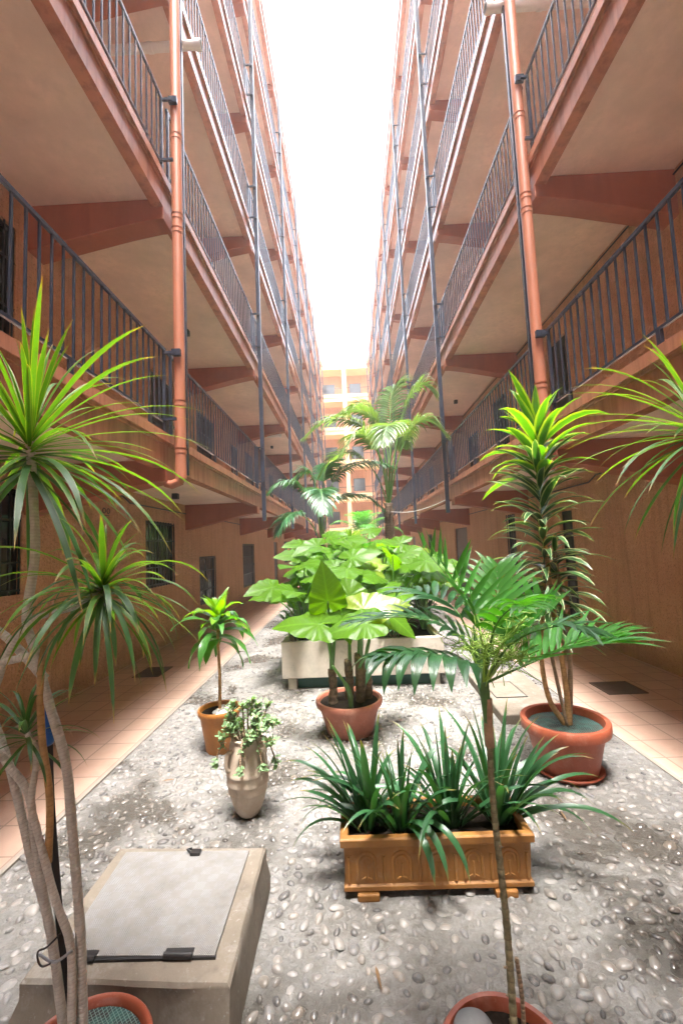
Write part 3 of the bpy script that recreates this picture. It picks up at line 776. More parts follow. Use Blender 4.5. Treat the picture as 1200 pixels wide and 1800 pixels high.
# leaves hanging over the front edge belong to the second clump
# ================= urn with jade =================
def urn():
    x,y=-.69,2.75; t=thing('potted_jade_plant',(x,y,0),'tall pale clay jar with handles holding a small-leaved jade plant','potted plant')
    b=MB(); k=1
    prof=[(r__*.90,z__*1.19) for r__,z__ in [(.03,.0),(.062,.006),(.085,.03),(.108,.075),(.125,.125),(.130,.127),(.129,.134),(.138,.168),(.142,.171),(.140,.178),(.140,.215),(.143,.219),(.1375,.226),(.130,.275),(.120,.318),(.106,.352),(.098,.368),(.104,.376),(.106,.384),(.100,.390),(.090,.388),(.084,.36)]]
    b.lathe(prof,48,(x,y)); b.build('jar',M['urn'],t,smooth=True)
    for a in (-2.4,-.55,.9,2.6):
        h=MB(); ca,sa=math.cos(a),math.sin(a)
        P=lambda rr,z:(x+ca*rr,y+sa*rr,z)
        h.tube(curve([P(.104,.40),P(.132,.395),P(.142,.355),P(.138,.31),P(.122,.295)],5),[.011]*21,8); h.build('handle',M['urn'],t,smooth=True)
    b=MB(); b.lathe([(.001,.425),(.075,.43)],24,(x,y),cap=False); b.build('soil',M['soil'],t)
    r=random.Random(21); br=MB(); lf=MB()
    def oval(p,d,L):
        blade(lf,p,d,L,L*.72,.1,5,prof_oval,-.12,r=r)
    def tuft(p,d,n=14,s=.026):
        p=Vector(p); d=Vector(d).normalized()
        for i in range(n):
            az=i*2.4; q=Vector((0,0,1)).rotation_difference(d)
            dd=q@Vector((math.cos(az),math.sin(az),r.uniform(.1,1.2))); oval(p-d*(.05*(1-i/n)),dd,s*1.35*r.uniform(.8,1.2))
    for i in range(26):
        az=r.uniform(0,6.28); el=r.uniform(-.1,1.45); L=r.uniform(.08,.20)
        if i<4: az=(-1.6,-2.9,-.3,-.9)[i]; el=.1; L=.16
        d=Vector((math.cos(az)*math.cos(el),math.sin(az)*math.cos(el)*.8,math.sin(el)))
        p0=Vector((x+.04*math.cos(az),y+.04*math.sin(az),.435)); p1=p0+d*L*.55+Vector((0,0,.02)); p2=p1+d*L*.45+Vector((0,0,.03 if i>=4 else -.16))
        br.tube(curve([p0,p1,p2],4),[.005]*9,5); tuft(p2,p2-p1,12); tuft(p1.lerp(p2,.4),p2-p1,6,.021)
        if r.random()<.6:
            p3=p1+Vector((r.uniform(-.05,.05),r.uniform(-.05,.05),r.uniform(.02,.07))); br.tube([p1,p3],.004,5); tuft(p3,p3-p1,12)
    br.build('branches',M['bark'],t,smooth=True); lf.build('leaves',M['jade'],t,smooth=True)
urn()
# ================= orange pot with corn plant =================
def cornplant():
    x,y=-1.125,3.62; t=thing('potted_corn_plant',(x,y,0),'slim ochre pot with a single-stem lime green corn plant beside the left walkway','potted plant')
    pot(t,x,y,.335,.175,.105,M['ochre'],.016,.045,sdepth=.035)
    b=MB(); stem(b,[(x,y,.29),(x+.005,y,.6),(x-.005,y,.85),(x,y,1.02)],.014,.012); b.build('trunk',M['barktan'],t,smooth=True)
    s=MB(); r=random.Random(4)
    for i in range(16):
        a=r.uniform(0,6.28); q=.10*r.random()**.5; s.lathe([(.001,.298),(.022,.302),(.026,.312),(.016,.324),(.001,.327)],8,(x+.03+q*math.cos(a)*.8,y+q*math.sin(a)))
    s.build('white_stones',painted('white_stone',(.74,.72,.68),.1,.7),t,smooth=True,label='heap of white stones on the soil')
    b=MB(); rosette(b,(x,y,1.02),18,.40,.085,.9,-.4,2.6,r,prof=prof_lance,n=8,spread=.16,fold=.35,wave=.08,lr=(.8,1.15)); b.build('lower_leaves',M['corndark'],t,smooth=True)
    b=MB(); rosette(b,(x,y,1.06),15,.34,.085,1.35,.25,1.5,r,prof=prof_lance,n=8,spread=.07,fold=.4,wave=.08); b.build('young_leaves',M['corn'],t,smooth=True)
cornplant()
# ================= middle terracotta pot with elephant ear =================
def elephant_pot():
    x,y=-.075,3.88; t=thing('potted_elephant_ear',(x,y,0),'pinkish terracotta pot with big heart-shaped elephant ear leaves in front of the stone bed','potted plant')
    pot(t,x,y,.285,.29,.19,M['claypink'],.028,.05,sdepth=.03)
    b=MB()
    for cx,cy,h,rr in ((x-.14,y-.03,.30,.042),(x+.10,y,.42,.05),(x+.16,y+.06,.38,.045),(x+.0,y+.08,.35,.04)):
        stem(b,[(cx,cy,.24),(cx+.01,cy,.24+h*.5),(cx+.0,cy,.24+h)],rr,rr*.8,12,6,.15)
    b.build('trunk',M['fibre'],t,smooth=True)
    r=random.Random(9)
    L=[ # base, tip, dir, normal, size
     ((x-.14,y-.03,.5),(-.215,3.70,1.14),(-.05,-.35,.85),(.1,-.8,.5),.36,'aloc'),
     ((x-.12,y-.03,.5),(-.29,3.60,.97),(-1,.05,.10),(.0,-.45,.8),.40,'aloc'),
     ((x+.10,y,.6),(.08,3.70,1.06),(.95,-.1,.16),(-.25,-.75,.65),.40,'alocy'),
     ((x+.12,y,.6),(.09,3.52,.975),(-1,-.1,-.12),(.1,-.55,.8),.36,'aloc'),
     ((x+.02,y+.08,.55),(-.03,3.85,1.16),(.8,-.2,-.5),(-.1,-.8,.5),.33,'aloc'),
     ((x+.16,y+.06,.6),(.28,3.9,1.0),(.7,-.3,-.5),(.3,-.6,.7),.34,'aloc'),
     ((x-.14,y+.0,.5),(-.10,3.75,1.02),(.2,-.3,-.7),(.0,-.8,.5),.26,'aloc')]
    for ba,tp,d,n_,S,mt in L:
        kn=(ba[0]*.55+tp[0]*.45,ba[1]*.6+tp[1]*.4,ba[2]*.35+tp[2]*.65+.04)
        aloc_leaf(t,ba,kn,tp,d,n_,S,r,mt,.014)
    b=MB(); b.tube(curve([(x+.02,y-.18,.26),(x+.0,y-.2,.42),(x-.12,y-.23,.62)],6),[.022]*8+[.012]*5,10); b.build('cut_stalk',M['stalk'],t,smooth=True)
elephant_pot()
# ================= right red pot with striped dracaena =================
def striped():
    x,y=1.42,3.13; t=thing('potted_striped_dracaena',(x,y,0),'round red pot on a saucer with a tall striped dracaena at the right walkway edge','potted plant')
    b=MB(); b.lathe([(.17,.0),(.20,.004),(.225,.03),(.222,.034),(.20,.03),(.17,.02)],40,(x,y)); b.build('saucer',M['clayred'],t,smooth=True)
    pot(t,x,y,.33,.285,.185,M['clayred'],.036,.07,z0=.02,soil='net',sdepth=.05)
    r=random.Random(31)
    canes=[[(x+.02,y,.28),(x-.10,y-.01,.50),(x-.12,y,.85),(x-.05,y+.02,1.3)],[(x+.03,y,.28),(x+.02,y-.02,.6),(x-.02,y-.02,1.1),(x-.04,y,1.7)],[(x+.04,y+.01,.28),(x+.07,y,.7),(x+.05,y,1.1),(x+.03,y,1.5)],[(x+.01,y-.02,.28),(x-.06,y-.02,.8),(x-.08,y,1.25)]]
    for i,c in enumerate(canes):
        b=MB(); stem(b,c,(.020,.022,.018,.012)[i],.013,10,8); b.build('cane',M['barktan' if i in(0,1) else 'bark'],t,smooth=True)
    def leafcol(b,p0,p1,n,L,W,el0,el1,droop):
        p0,p1=Vector(p0),Vector(p1)
        for i in range(n):
            f=i/(n-1); az=i*2.39996+r.uniform(-.3,.3); el=el0+(el1-el0)*f+r.uniform(-.18,.18)
            d=Vector((math.cos(az)*math.cos(el),math.sin(az)*math.cos(el),math.sin(el)))
            blade(b,p0.lerp(p1,f),d,L*r.uniform(.75,1.15),W*r.uniform(.85,1.1),droop*r.uniform(.6,1.4),7,prof_lance,.35,twist=r.uniform(-.6,.6),r=r)
    b=MB(); leafcol(b,(x-.06,y,.92),(x-.04,y,2.08),110,.42,.055,.0,.8,1.3)
    leafcol(b,(x+.03,y,1.0),(x+.03,y,1.5),30,.30,.038,.0,.6,1.4); b.build('old_leaves',M['stripe'],t,smooth=True,label='dark green leaves with thin pale margins')
    b=MB(); leafcol(b,(x-.04,y,2.02),(x-.03,y,2.34),28,.48,.085,.2,1.2,1.3); leafcol(b,(x-.03,y,2.26),(x-.03,y,2.36),8,.38,.07,.9,1.45,.3); b.build('young_leaves',M['lemon'],t,smooth=True,label='lime leaves with broad yellow margins')
striped()
# ================= front pot with slender palm =================
def bamboo_palm():
    x,y=.345,1.30; t=thing('potted_feather_palm',(x,y,0),'thin-stemmed feather palm in a red pot with a grey stone at the front edge','potted plant')
    pot(t,x,1.225,.27,.175,.12,M['clayred'],.018,.05,sdepth=.03)
    b=MB(); b.tube([(.345,1.27,.235),(.38,1.30,.255)],.001,4)
    r=random.Random(41)
    c=curve([(.372,1.25,.22),(.386,1.30,.53),(.380,1.33,.84),(.385,1.34,1.04)],30); m=len(c)
    rad=[.0100*(1+.13*(1 if (i%3==0) else 0))*(1-.15*i/m) for i in range(m)]
    b=MB(); b.tube(c,rad,12); b.build('trunk',M['barkgreen'],t,smooth=True)
    b=MB()   # dry roots stubs
    for z in (.30,.36,.43,.55,.74): b.tube([(.386,1.29,z),(.372+r.uniform(-.012,.012),1.275,z+.012)],.003,5)
    b.build('root_stub',M['bark'],t,smooth=True)['kind']='stuff'; b=MB(); b.tube(curve([(.402,1.27,.22),(.408,1.28,.35),(.402,1.285,.455)],4),[.006]*9,7); b.build('cut_stem',M['bark'],t,smooth=True)
    b=MB(); stem(b,[(.385,1.34,.99),(.384,1.34,1.06),(.388,1.335,1.13)],.015,.011,12); b.build('dry_sheath',M['sheath'],t,smooth=True)
    b=MB(); stem(b,[(.384,1.34,1.06),(.38,1.34,1.13),(.376,1.34,1.18)],.013,.017,12); stem(b,[(.376,1.34,1.17),(.37,1.35,1.25),(.365,1.36,1.34)],.016,.003,12); b.build('crownshaft',M['stalkdk'],t,smooth=True)
    c0=(.378,1.34,1.17)
    F=[
     ([c0,(.328,1.32,1.239),(.187,1.27,1.285),(.047,1.22,1.292)],9,.20,.040,'palmdark',2.8,.1),
     ([c0,(.33,1.38,1.301),(.177,1.40,1.365),(-.022,1.40,1.355)],12,.17,.026,'palmdark',.7,.2),
     ([c0,(.391,1.40,1.33),(.341,1.46,1.452),(.237,1.52,1.60)],11,.19,.022,'palm',.3,.8),
     ([c0,(.502,1.34,1.219),(.653,1.33,1.274),(.77,1.30,1.285)],17,.22,.022,'palm',.5,.35),
     ([c0,(.50,1.42,1.251),(.60,1.48,1.32),(.70,1.52,1.36)],9,.17,.032,'palm',.1,1.6),
     ([c0,(.459,1.45,1.30),(.50,1.53,1.40),(.53,1.60,1.50)],10,.19,.024,'palm',.8,.3),
     ([c0,(.451,1.28,1.301),(.548,1.20,1.36),(.60,1.14,1.35)],11,.15,.022,'palmdark',.9,.2),
     ([c0,(.34,1.42,1.36),(.26,1.52,1.42),(.15,1.64,1.42)],10,.18,.024,'palmdark',1.2,.2),
     ([c0,(.41,1.30,1.34),(.44,1.2,1.42),(.42,1.08,1.43)],10,.13,.020,'palm',1.2,.2)]
    for P,n_,L,W,mt,dr,lf_ in F: frond(P,n_,L,W,mt,t,r,droop=dr,rr=.0045,start=.30,lift=lf_)
    b=MB()   # flower sprays
    for k in range(7):
        a0=Vector((.375,1.33,1.17)); e=a0+Vector((r.uniform(-.12,.14),r.uniform(-.10,.06),r.uniform(.06,.24)))
        cc=curve([a0,a0.lerp(e,.5)+Vector((0,0,.03)),e],6); b.tube(cc,[.0035]*len(cc),5)
        for q in range(22):
            p=cc[int(r.uniform(.45,1)*(len(cc)-1))]; d=Vector((r.uniform(-1,1),r.uniform(-1,1),r.uniform(-.5,1))).normalized()*r.uniform(.05,.11)
            w1=Vector((r.uniform(-.02,.02),r.uniform(-.02,.02),r.uniform(-.02,.02)))
            b.tube(curve([p,p+d*.5+w1,p+d-w1],3),.0014,4)
    b.build('flower_spray',M['spag'],t,smooth=True)
    return t
bamboo_palm()
def stone():
    b=MB(); import bmesh
    bm=bmesh.new(); bmesh.ops.create_icosphere(bm,subdivisions=4,radius=1)
    vs=[]
    for v in bm.verts:
        q=v.co*(1+.06*noise.noise(v.co*1.3)); vs.append((.278+q.x*.054,1.300+q.y*.045,.268+q.z*.027))
    F=[tuple(v.index for v in f.verts) for f in bm.faces]; bm.free()
    b.add(vs,F); o=b.build('grey_stone',clay('grey_stone',(.17,.17,.172),(.28,.28,.28),.4,.7),smooth=True,origin=(.278,1.30,.245))
    tag(o,'smooth grey oval stone lying in the front red pot','stone')
stone()

def litter():
    r=random.Random(77)
    for i in range(14):
        x,y=r.uniform(-1.5,1.8),r.uniform(1.5,4.8)
        if -1.25<x<-.4 and y<2.3 or (-.2<x<.85 and 1.95<y<2.5): continue
        b=MB(); a=r.uniform(0,6.28); blade(b,(x,y,.016),(math.cos(a),math.sin(a),.06),r.uniform(.05,.13),.012,.25,6,prof_lance,.3,twist=.8,r=r)
        o=b.build('dry_leaf',M['deadleaf'],smooth=True,origin=(x,y,.012)); tag(o,'thin dry brown leaf lying on the pebbled floor','leaf','fallen dry leaves on the pebbles')
litter()
# ================= left tall dracaena =================
def dr_left():
    t=thing('potted_dragon_tree',(-.78,1.22,0),'tall many-stemmed dragon tree with spiky heads in a pot at the left edge','potted plant')
    pot(t,-.785,1.235,.27,.19,.13,M['clayred'],.014,.035,soil='net',sdepth=.02)
    r=random.Random(51)
    S=[([(-.735,1.2,.22),(-.745,1.2,.42),(-.752,1.2,.62),(-.775,1.2,.88),(-.794,1.2,1.05),(-.842,1.2,1.21),(-.882,1.2,1.35),(-.906,1.2,1.44),(-.885,1.2,1.61),(-.892,1.2,1.78),(-.904,1.2,1.95)],.012,.0115),
       ([(-.79,1.22,.22),(-.815,1.22,.42),(-.842,1.21,.636),(-.885,1.2,.81),(-.937,1.2,1.01),(-.978,1.2,1.13),(-1.03,1.2,1.25)],.012,.0095),
       ([(-.80,1.23,.3),(-.835,1.2,.64),(-.868,1.19,.86),(-.888,1.19,.98),(-.944,1.18,1.07),(-.99,1.18,1.16),(-1.04,1.2,1.3)],.0105,.009),
       ([(-.755,1.19,.22),(-.76,1.18,.40),(-.764,1.18,.60),(-.806,1.18,.72),(-.855,1.18,.89),(-.872,1.18,.965),(-.866,1.19,1.075),(-.90,1.2,1.13)],.0115,.007),
       ([(-.99,1.2,1.26),(-.952,1.2,1.355),(-.888,1.2,1.432),(-.776,1.2,1.462),(-.735,1.2,1.487),(-.695,1.2,1.515)],.0105,.006),
       ([(-1.04,1.21,1.44),(-.982,1.21,1.397),(-.932,1.21,1.349),(-.86,1.21,1.27)],.010,.012),
       ([(-1.04,1.19,1.315),(-.98,1.19,1.322),(-.90,1.19,1.335),(-.86,1.19,1.345)],.010,.010)]
    for i,(P,a,c) in enumerate(S):
        b=MB(); stem(b,P,a,c,12,8,.05,r); b.build('stem' if i<4 else 'branch',M['barkgrey'],t,smooth=True)
    def head(c,n,L,W,e0,e1,dr,mat,axis=(0,0,1),name='leaf_head',spread=.05):
        b=MB(); rosette(b,c,n,L,W,e0,e1,dr,r,axis,n=9,spread=spread,fold=.3); b.build(name,M[mat],t,smooth=True)
    head((-.904,1.2,1.955),78,.52,.0145,1.42,-.5,.95,'marg',spread=.07)
    head((-.904,1.2,1.90),26,.50,.018,.2,-.9,1.3,'margdark',name='old_leaf_head')
    head((-.690,1.2,1.53),42,.32,.015,1.4,-.5,1.6,'marg',axis=(.2,0,1))
    head((-.690,1.2,1.52),34,.33,.016,.3,-.8,2.2,'margdark',axis=(.2,0,1),name='old_leaf_head')
    head((-.903,1.2,1.15),30,.22,.011,1.4,-.5,1.5,'margdark')
    # stake, blue tag, twine
    b=MB(); P=[(-.868,1.235,1.185),(-.860,1.235,.95),(-.835,1.235,.66),(-.812,1.235,.40),(-.80,1.235,.23)]
    c=curve(P,6); b.tube(c,.0125,4); b.build('stake',M['dark'],t)
    b=MB(); b.tube(curve([(-.869,1.228,1.195),(-.867,1.228,1.14),(-.862,1.228,1.085)],6),[.012,.017,.0175,.0175,.0175,.0175,.0175,.0175,.0175,.0175,.0175,.016,.011],10)
    b.build('blue_tape',painted('blue_tape',(.01,.10,.42),.15,.35),t,smooth=True)
    b=MB(); b.tube(curve([(-.832,1.195,1.46),(-.856,1.19,1.31),(-.853,1.19,1.13),(-.83,1.19,.97),(-.835,1.195,.8)],8),[.004+.005*min(1,k/8) for k in range(33)],8); b.build('cane',M['barktan'],t,smooth=True)
    b=MB(); b.tube(curve([(-.835,1.165,.60),(-.79,1.155,.59),(-.745,1.155,.615)],5),.0035,6)
    b.build('wire_tie',painted('grey_wire',(.35,.36,.38),.2,.4),t,smooth=True)
    b=MB(); b.tube(curve([(-.775,1.155,.655),(-.805,1.15,.63),(-.828,1.15,.62),(-.826,1.15,.595),(-.815,1.15,.585),(-.797,1.152,.59)],4),.0025,5); b.build('black_twine',M['dark'],t,smooth=True)
dr_left()
def dr_right():
    t=thing('potted_dragon_tree',(1.26,1.50,0),'spiky dragon tree head leaning in from the right edge of the photo','potted plant')
    pot(t,1.28,1.5,.28,.19,.13,M['clayred'],.016,.04,soil='soil',sdepth=.03)
    r=random.Random(61); b=MB(); stem(b,[(1.28,1.5,.22),(1.30,1.5,.9),(1.26,1.5,1.5),(1.235,1.5,1.94)],.024,.015,12,8,.05,r); b.build('stem',M['barkgrey'],t,smooth=True)
    b=MB(); rosette(b,(1.235,1.5,1.985),52,.50,.017,1.5,-.3,.8,r,n=9,spread=.07,fold=.3); b.build('leaf_head',M['marg'],t,smooth=True)
    b=MB(); rosette(b,(1.235,1.5,1.94),24,.50,.017,.2,-1.0,1.3,r,n=9,spread=.05,fold=.3); b.build('old_leaf_head',M['margdark'],t,smooth=True)
dr_right()
# ================= stone beds =================
def stone_bed(x0,x1,y0,y1,label):
    t=thing('stone_planter',((x0+x1)/2,(y0+y1)/2,0),label,'planter','raised stone beds down the middle of the courtyard')
    z0,z1=.13,.535; w_=.07
    b=MB(); b.box(x0,x1,y0,y0+w_,z0,z1); b.box(x0,x1,y1-w_,y1,z0,z1); b.box(x0,x0+w_,y0+w_,y1-w_,z0,z1-.002); b.box(x1-w_,x1,y0+w_,y1-w_,z0,z1-.002); b.box(x0+w_,x1-w_,y0+w_,y1-w_,z0,z0+.04)
    b.build('basin',M['stonebox'],t,bevel=.008)
    for xx in (x0+.06,x1-.16):
        for yy in (y0+.04,y1-.24):
            f=MB(); f.box(xx,xx+.10,yy,yy+.2,-.002,z0-.001); f.build('foot',M['stonebox'],t,bevel=.006)
    b=MB(); b.box(x0+.17,x1-.17,y0+.09,y1-.09,-.002,z0-.001); b.build('green_base',M['green'],t)
    b=MB(); r=random.Random(int(y0*10)); nx,ny=16,20
    vs=[(x0+w_+(x1-x0-2*w_)*i/nx,y0+w_+(y1-y0-2*w_)*j/ny,z1-.05+r.uniform(-.02,.02)) for j in range(ny+1) for i in range(nx+1)]
    b.add(vs,[(j*(nx+1)+i,j*(nx+1)+i+1,(j+1)*(nx+1)+i+1,(j+1)*(nx+1)+i) for j in range(ny) for i in range(nx)]); b.build('soil',M['soil'],t,smooth=True)
stone_bed(-.84,1.0,5.0,7.6,'pale limestone bed on feet over a green base behind the elephant ear pot')
stone_bed(-.84,1.0,8.6,12.0,'pale limestone bed holding the palms farther down the courtyard')
stone_bed(-.84,1.0,14.,18.0,'farthest pale limestone bed in front of the end block')
EARS=[(-.62,5.35,1.0,'front left corner'),(-.05,5.3,1.05,'front middle'),(.50,5.35,1.05,'front right'),(.9,5.7,.95,'right rim'),(-.66,6.0,1.1,'left rim, second row'),(-.1,6.1,1.25,'centre'),(.42,6.2,1.25,'right of centre'),(-.4,6.9,1.35,'back left'),(.3,7.1,1.4,'back middle'),(.8,6.8,1.2,'back right')]
def ear_plant(x,y,H,where,seed):
    r=random.Random(seed); t=thing('elephant_ear_plant',(x,y,.49),'elephant ear with broad lime leaves, %s of the nearest stone bed'%where,'plant','elephant ears in the nearest stone bed')
    n=11
    for i in range(n):
        az=i*2.4+seed; rad=r.uniform(.15,.46); z=.58+(H-.22)*r.uniform(.45,1.0)
        if i==0: rad=.06; z=.60+H-.2
        tp=(x+rad*math.cos(az),y+rad*math.sin(az)*.8-.05,z)
        d=(math.cos(az),math.sin(az)*.8-.45,r.uniform(-.3,.25)); nn=(r.uniform(-.25,.25),-.55+r.uniform(-.3,.1),.75)
        kn=(x+(tp[0]-x)*.35,y+(tp[1]-y)*.35,.5+(z-.5)*.6)
        aloc_leaf(t,(x+.02*math.cos(az),y+.02*math.sin(az),.49),kn,tp,d,nn,r.uniform(.26,.42),r,'aloc' if r.random()<.92 else 'alocy',.012)
for i,(x,y,H,wh) in enumerate(EARS): ear_plant(x,y,H,wh,100+i)
def leafy(x,y,z,rx,h,n,W,mat,name,label,group,seed,prof=prof_lance,L=.14,stemr=.01):
    """small bushy plant: stems with many leaves through its volume"""
    r=random.Random(seed); t=thing(name,(x,y,z),label,'plant',group)
    s=MB(); b=MB()
    ns=9
    for k in range(ns):
        a=k*2.4; q=rx*(.25+.75*r.random()); e=Vector((x+q*math.cos(a),y+q*math.sin(a),z+h*r.uniform(.55,1)))
        c=curve([(x+.03*math.cos(a),y+.03*math.sin(a),z),((x+e.x)/2-.02,(y+e.y)/2,z+h*.45),e],6); s.tube(c,[stemr*(1-.6*i/(len(c)-1)) for i in range(len(c))],5)
        for i in range(n//ns):
            p=c[int(r.uniform(.25,1)*(len(c)-1))]; az=r.uniform(0,6.28); el=r.uniform(-.2,1.)
            d=Vector((math.cos(az)*math.cos(el),math.sin(az)*math.cos(el),math.sin(el)))
            blade(b,p+d*.01,d,L*r.uniform(.6,1.3),W*r.uniform(.7,1.2),r.uniform(.4,1.6),5,prof,.3,r=r)
    s.build('stems',M['bark'],t,smooth=True); b.build('leaves',M[mat],t,smooth=True)
G1='low shrubs filling the stone beds'
leafy(-.70,5.15,.48,.22,.42,170,.035,'shrub','low_shrub','dark trailing shrub spilling over the left front corner of the nearest bed',G1,201,L=.16)
leafy(-.2,5.12,.48,.3,.30,160,.03,'shrub','low_shrub','dark low shrub under the elephant ears at the front rim of the nearest bed',G1,202,L=.14)
leafy(.45,5.12,.48,.3,.34,160,.03,'shrub','low_shrub','dark low shrub under the elephant ears at the right of the front rim',G1,203,L=.15)
leafy(.93,5.9,.48,.22,.7,180,.06,'palmdark','low_shrub','dark broad-leaved bush along the right rim of the nearest bed',G1,204,L=.24)
leafy(-.74,6.2,.48,.22,.62,200,.05,'shrub','low_shrub','bushy shrub along the left rim of the nearest bed',G1,205,L=.18)
leafy(-.55,7.25,.48,.30,1.15,300,.045,'corn','low_shrub','yellow-green small-leaved shrub at the back left of the nearest bed',G1,206,L=.10)
leafy(.1,5.6,.48,.5,.45,260,.05,'shrub','low_shrub','dense dark undergrowth in the middle of the nearest bed',G1,207,L=.2)
# fallen fronds hanging over the front of the bed
# ================= kentia palms =================
def feather_palm(x,y,zb,H,tr,crown,nf,L,label,seed,mat='kentia',ll=.42,rise=.75,trunkmat='fibre',lean=(0,0),azs=None,ele=.45):
    r=random.Random(seed); t=thing('feather_palm',(x,y,zb),label,'palm','feather palms in the stone beds')
    top=Vector((x+lean[0],y+lean[1],zb+H))
    b=MB(); stem(b,[(x,y,zb-.02),(x+lean[0]*.4,y+lean[1]*.4,zb+H*.5),top],tr,tr*.75,12,10,.12,r)
    b.build('trunk',M[trunkmat],t,smooth=True)
    for i in range(nf):
        az=(azs[i] if azs and i<len(azs) else i*2.39996+r.uniform(-.3,.3)); f=i/(nf-1)
        el=ele+f*(1.45-ele); LL=L*r.uniform(.85,1.1)*(1-.2*f)
        h=Vector((math.cos(az),math.sin(az),0)); p=top.copy(); pts=[p.copy()]; e=el+.25
        for k in range(5):
            p=p+(h*math.cos(e)+Vector((0,0,math.sin(e))))*LL/5; e-=.16+.50*(k/4)*(1.2-f*.5); pts.append(p.copy())
        frond(pts,26,ll,.030,mat,t,r,droop=1.5,fwd=.5,rr=.014,start=.28,lift=.1)
    return t
def palm_explicit(base,top,tr,label,seed,F,mat,ll,W,nl=32,start=.40,droop=1.7):
    r=random.Random(seed); t=thing('feather_palm',base,label,'palm','feather palms in the stone beds')
    b=MB(); B=Vector(base); T=Vector(top); stem(b,[B-Vector((0,0,.02)),B.lerp(T,.5)+Vector((.02,0,0)),T],tr,tr*.8,14,14,.14,r); b.build('trunk',M['fibre'],t,smooth=True)
    for P in F: frond([T-Vector((0,0,.12))]+P,nl,ll,W,mat,t,r,droop=droop,fwd=.45,rr=.016,start=start,lift=.12)
    b=MB()
    for i in range(26):
        a=i*2.4; z=T.z-.9*r.random(); d=Vector((math.cos(a)*.5,math.sin(a)*.5,1)); blade(b,(T.x+tr*.8*math.cos(a),T.y+tr*.8*math.sin(a),z),d,.22,.035,.5,4,prof_lance,.2,r=r)
    b.build('old_sheaths',M['fibre'],t)
palm_explicit((.72,8.75,.48),(.80,8.7,2.42),.10,'tall feather palm with a dark fibrous trunk rising above the right gallery rail',301,
 [[(.72,8.6,3.2),(.35,8.5,3.95),(-.3,8.4,4.1),(-.85,8.3,3.72)],[(.95,8.7,3.3),(1.22,8.7,4.3),(1.55,8.65,4.8),(1.85,8.6,4.62)],
  [(1.0,8.6,3.2),(1.3,8.5,3.85),(1.62,8.4,4.0),(1.98,8.3,3.65)],[(.85,8.8,3.4),(.72,8.9,4.2),(.42,9,4.6),(.0,9.1,4.45)],
  [(.70,8.5,3.1),(.5,8.3,3.6),(.2,8.1,3.7),(-.12,8,3.3)],[(.85,8.4,3.2),(.9,8.0,3.75),(.75,7.6,3.7),(.6,7.3,3.3)],
  [(1.0,9.1,3.4),(1.2,9.5,4.1),(1.3,9.9,4.2),(1.35,10.2,3.9)],[(.9,8.9,3.4),(.95,9.0,4.3),(1.05,9.1,4.9),(1.3,9.2,5.1)],
  [(.6,8.8,3.0),(.2,8.9,3.5),(-.25,9,3.5),(-.6,9,3.1)],[(.78,8.7,3.3),(.6,8.7,4.1),(.25,8.6,4.35),(-.2,8.5,4.2)]],'kentia',.55,.048)
palm_explicit((-.60,9.1,.48),(-.60,9.1,1.75),.07,'shorter feather palm with shiny dark fronds left of the tall palm',302,
 [[(-.5,9.0,2.5),(-.15,8.9,3.12),(.4,8.8,3.28),(.95,8.7,3.15)],[(-.7,9.0,2.4),(-1.0,8.9,2.85),(-1.3,8.8,2.95),(-1.6,8.7,2.75)],
  [(-.45,9.0,2.3),(-.15,8.9,2.6),(.3,8.8,2.6),(.7,8.7,2.3)],[(-.65,9.1,2.6),(-.75,9.1,3.1),(-.9,9.1,3.2),(-1.1,9.0,3.0)],
  [(-.6,8.8,2.4),(-.55,8.4,2.7),(-.5,8.0,2.6),(-.45,7.7,2.2)],[(-.55,9.2,2.6),(-.5,9.3,3.2),(-.4,9.4,3.4),(-.2,9.5,3.4)],
  [(-.8,8.9,2.1),(-1.05,8.7,2.3),(-1.25,8.5,2.2),(-1.4,8.4,1.9)]],'palmdark',.50,.050)
feather_palm(.15,10.4,.45,.25,.06,0,12,1.5,'bushy stemless feather palm between the two nearer palms',303,'palm')
feather_palm(-.3,14.8,.45,.6,.08,0,12,1.7,'far feather palm standing in the last stone bed',304,'kentia')
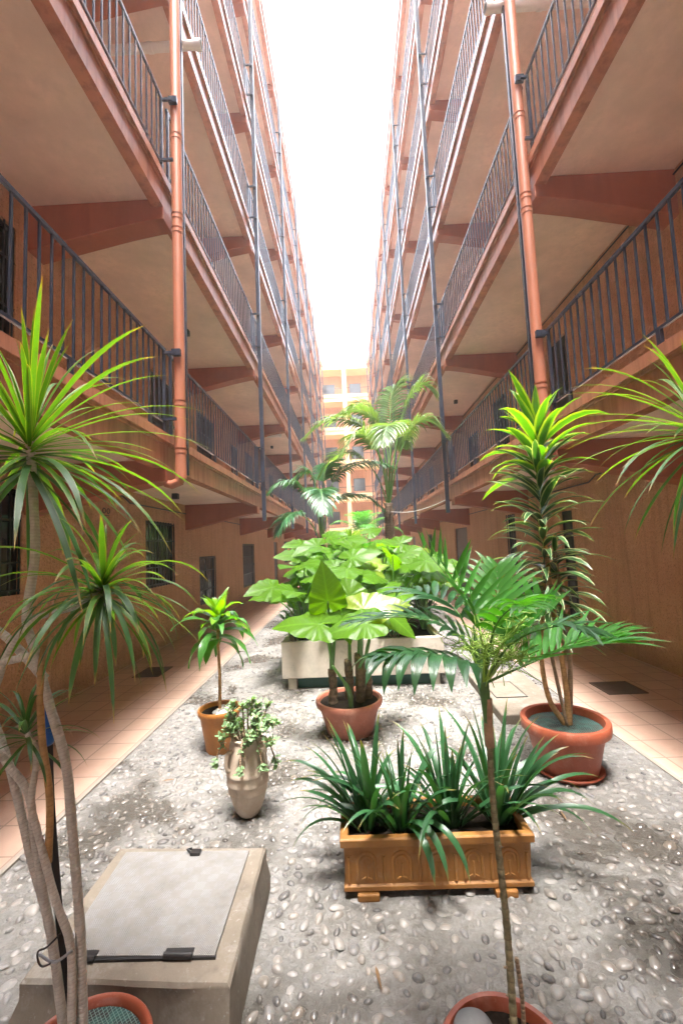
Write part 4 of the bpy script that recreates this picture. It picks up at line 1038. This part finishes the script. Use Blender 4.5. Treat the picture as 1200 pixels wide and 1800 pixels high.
feather_palm(.5,16.5,.45,1.3,.08,0,12,1.7,'farthest feather palm close to the end block',305,'palm')
def spiky(x,y,z,H,label,seed,n=60,L=.5,W=.035,mat='lemon'):
    r=random.Random(seed); t=thing('spiky_plant',(x,y,z),label,'plant','spiky plants in the stone beds')
    b=MB(); stem(b,[(x,y,z-.02),(x,y,z+H)],.02,.015); b.build('stem',M['bark'],t,smooth=True)
    b=MB(); rosette(b,(x,y,z+H+.02),n,L,W,1.45,-.2,.9,r,n=7,spread=.2); b.build('leaves',M[mat],t,smooth=True)
spiky(.0,7.35,.48,1.15,'pale striped spiky plant poking out above the elephant ears',401,55,.42,.035,'lemon')
spiky(.55,7.4,.48,.95,'green spiky plant at the back of the nearest bed below the tall palm',402,50,.45,.04,'palm')
# ================= things on the walls and lines =================
def bbq():
    t=thing('round_planter',(3.25,8.55,0),'black round metal tub standing against the right wall','tub')
    b=MB(); b.lathe([(.16,.0),(.17,.01),(.24,.30),(.25,.55),(.22,.75),(.215,.76),(.2,.74)],32,(3.25,8.55)); b.build('tub',M['dark'],t,smooth=True)
    b=MB(); b.tube([(3.25+.26*math.cos(a),8.55+.26*math.sin(a),.55) for a in [k*math.pi/16 for k in range(33)]],.010,6,cap=False); b.build('rim_band',M['dark'],t,smooth=True)
bbq()
b=MB(); b.tube(curve([(.80,8.62,2.24),(1.2,8.64,2.22),(1.6,8.66,2.30),(1.96,8.68,2.44)],8),.007,6); o=b.build('tie_rope',M['pvc'],smooth=True,origin=(1.96,8.68,2.44)); tag(o,'thin white rope tied from the tall palm trunk to a steel post on the right','rope')
def wall_lamp(x,y,z,s):
    t=thing('wall_ornament',(x,y,z),'small dark iron scroll fixed to the left wall under the gallery','ornament')
    b=MB(); 
    for k in (-1,1): b.tube([(x+.03,y+k*.05+.035*math.cos(a),z+.04*math.sin(a)+.02*a/6) for a in [i*.6 for i in range(11)]],.006,5)
    b.tube([(x+.02,y-.09,z-.05),(x+.02,y+.09,z-.05)],.005,5); b.build('scroll',M['dark'],t,smooth=True)
wall_lamp(-3.3,5.75,2.2,-1)
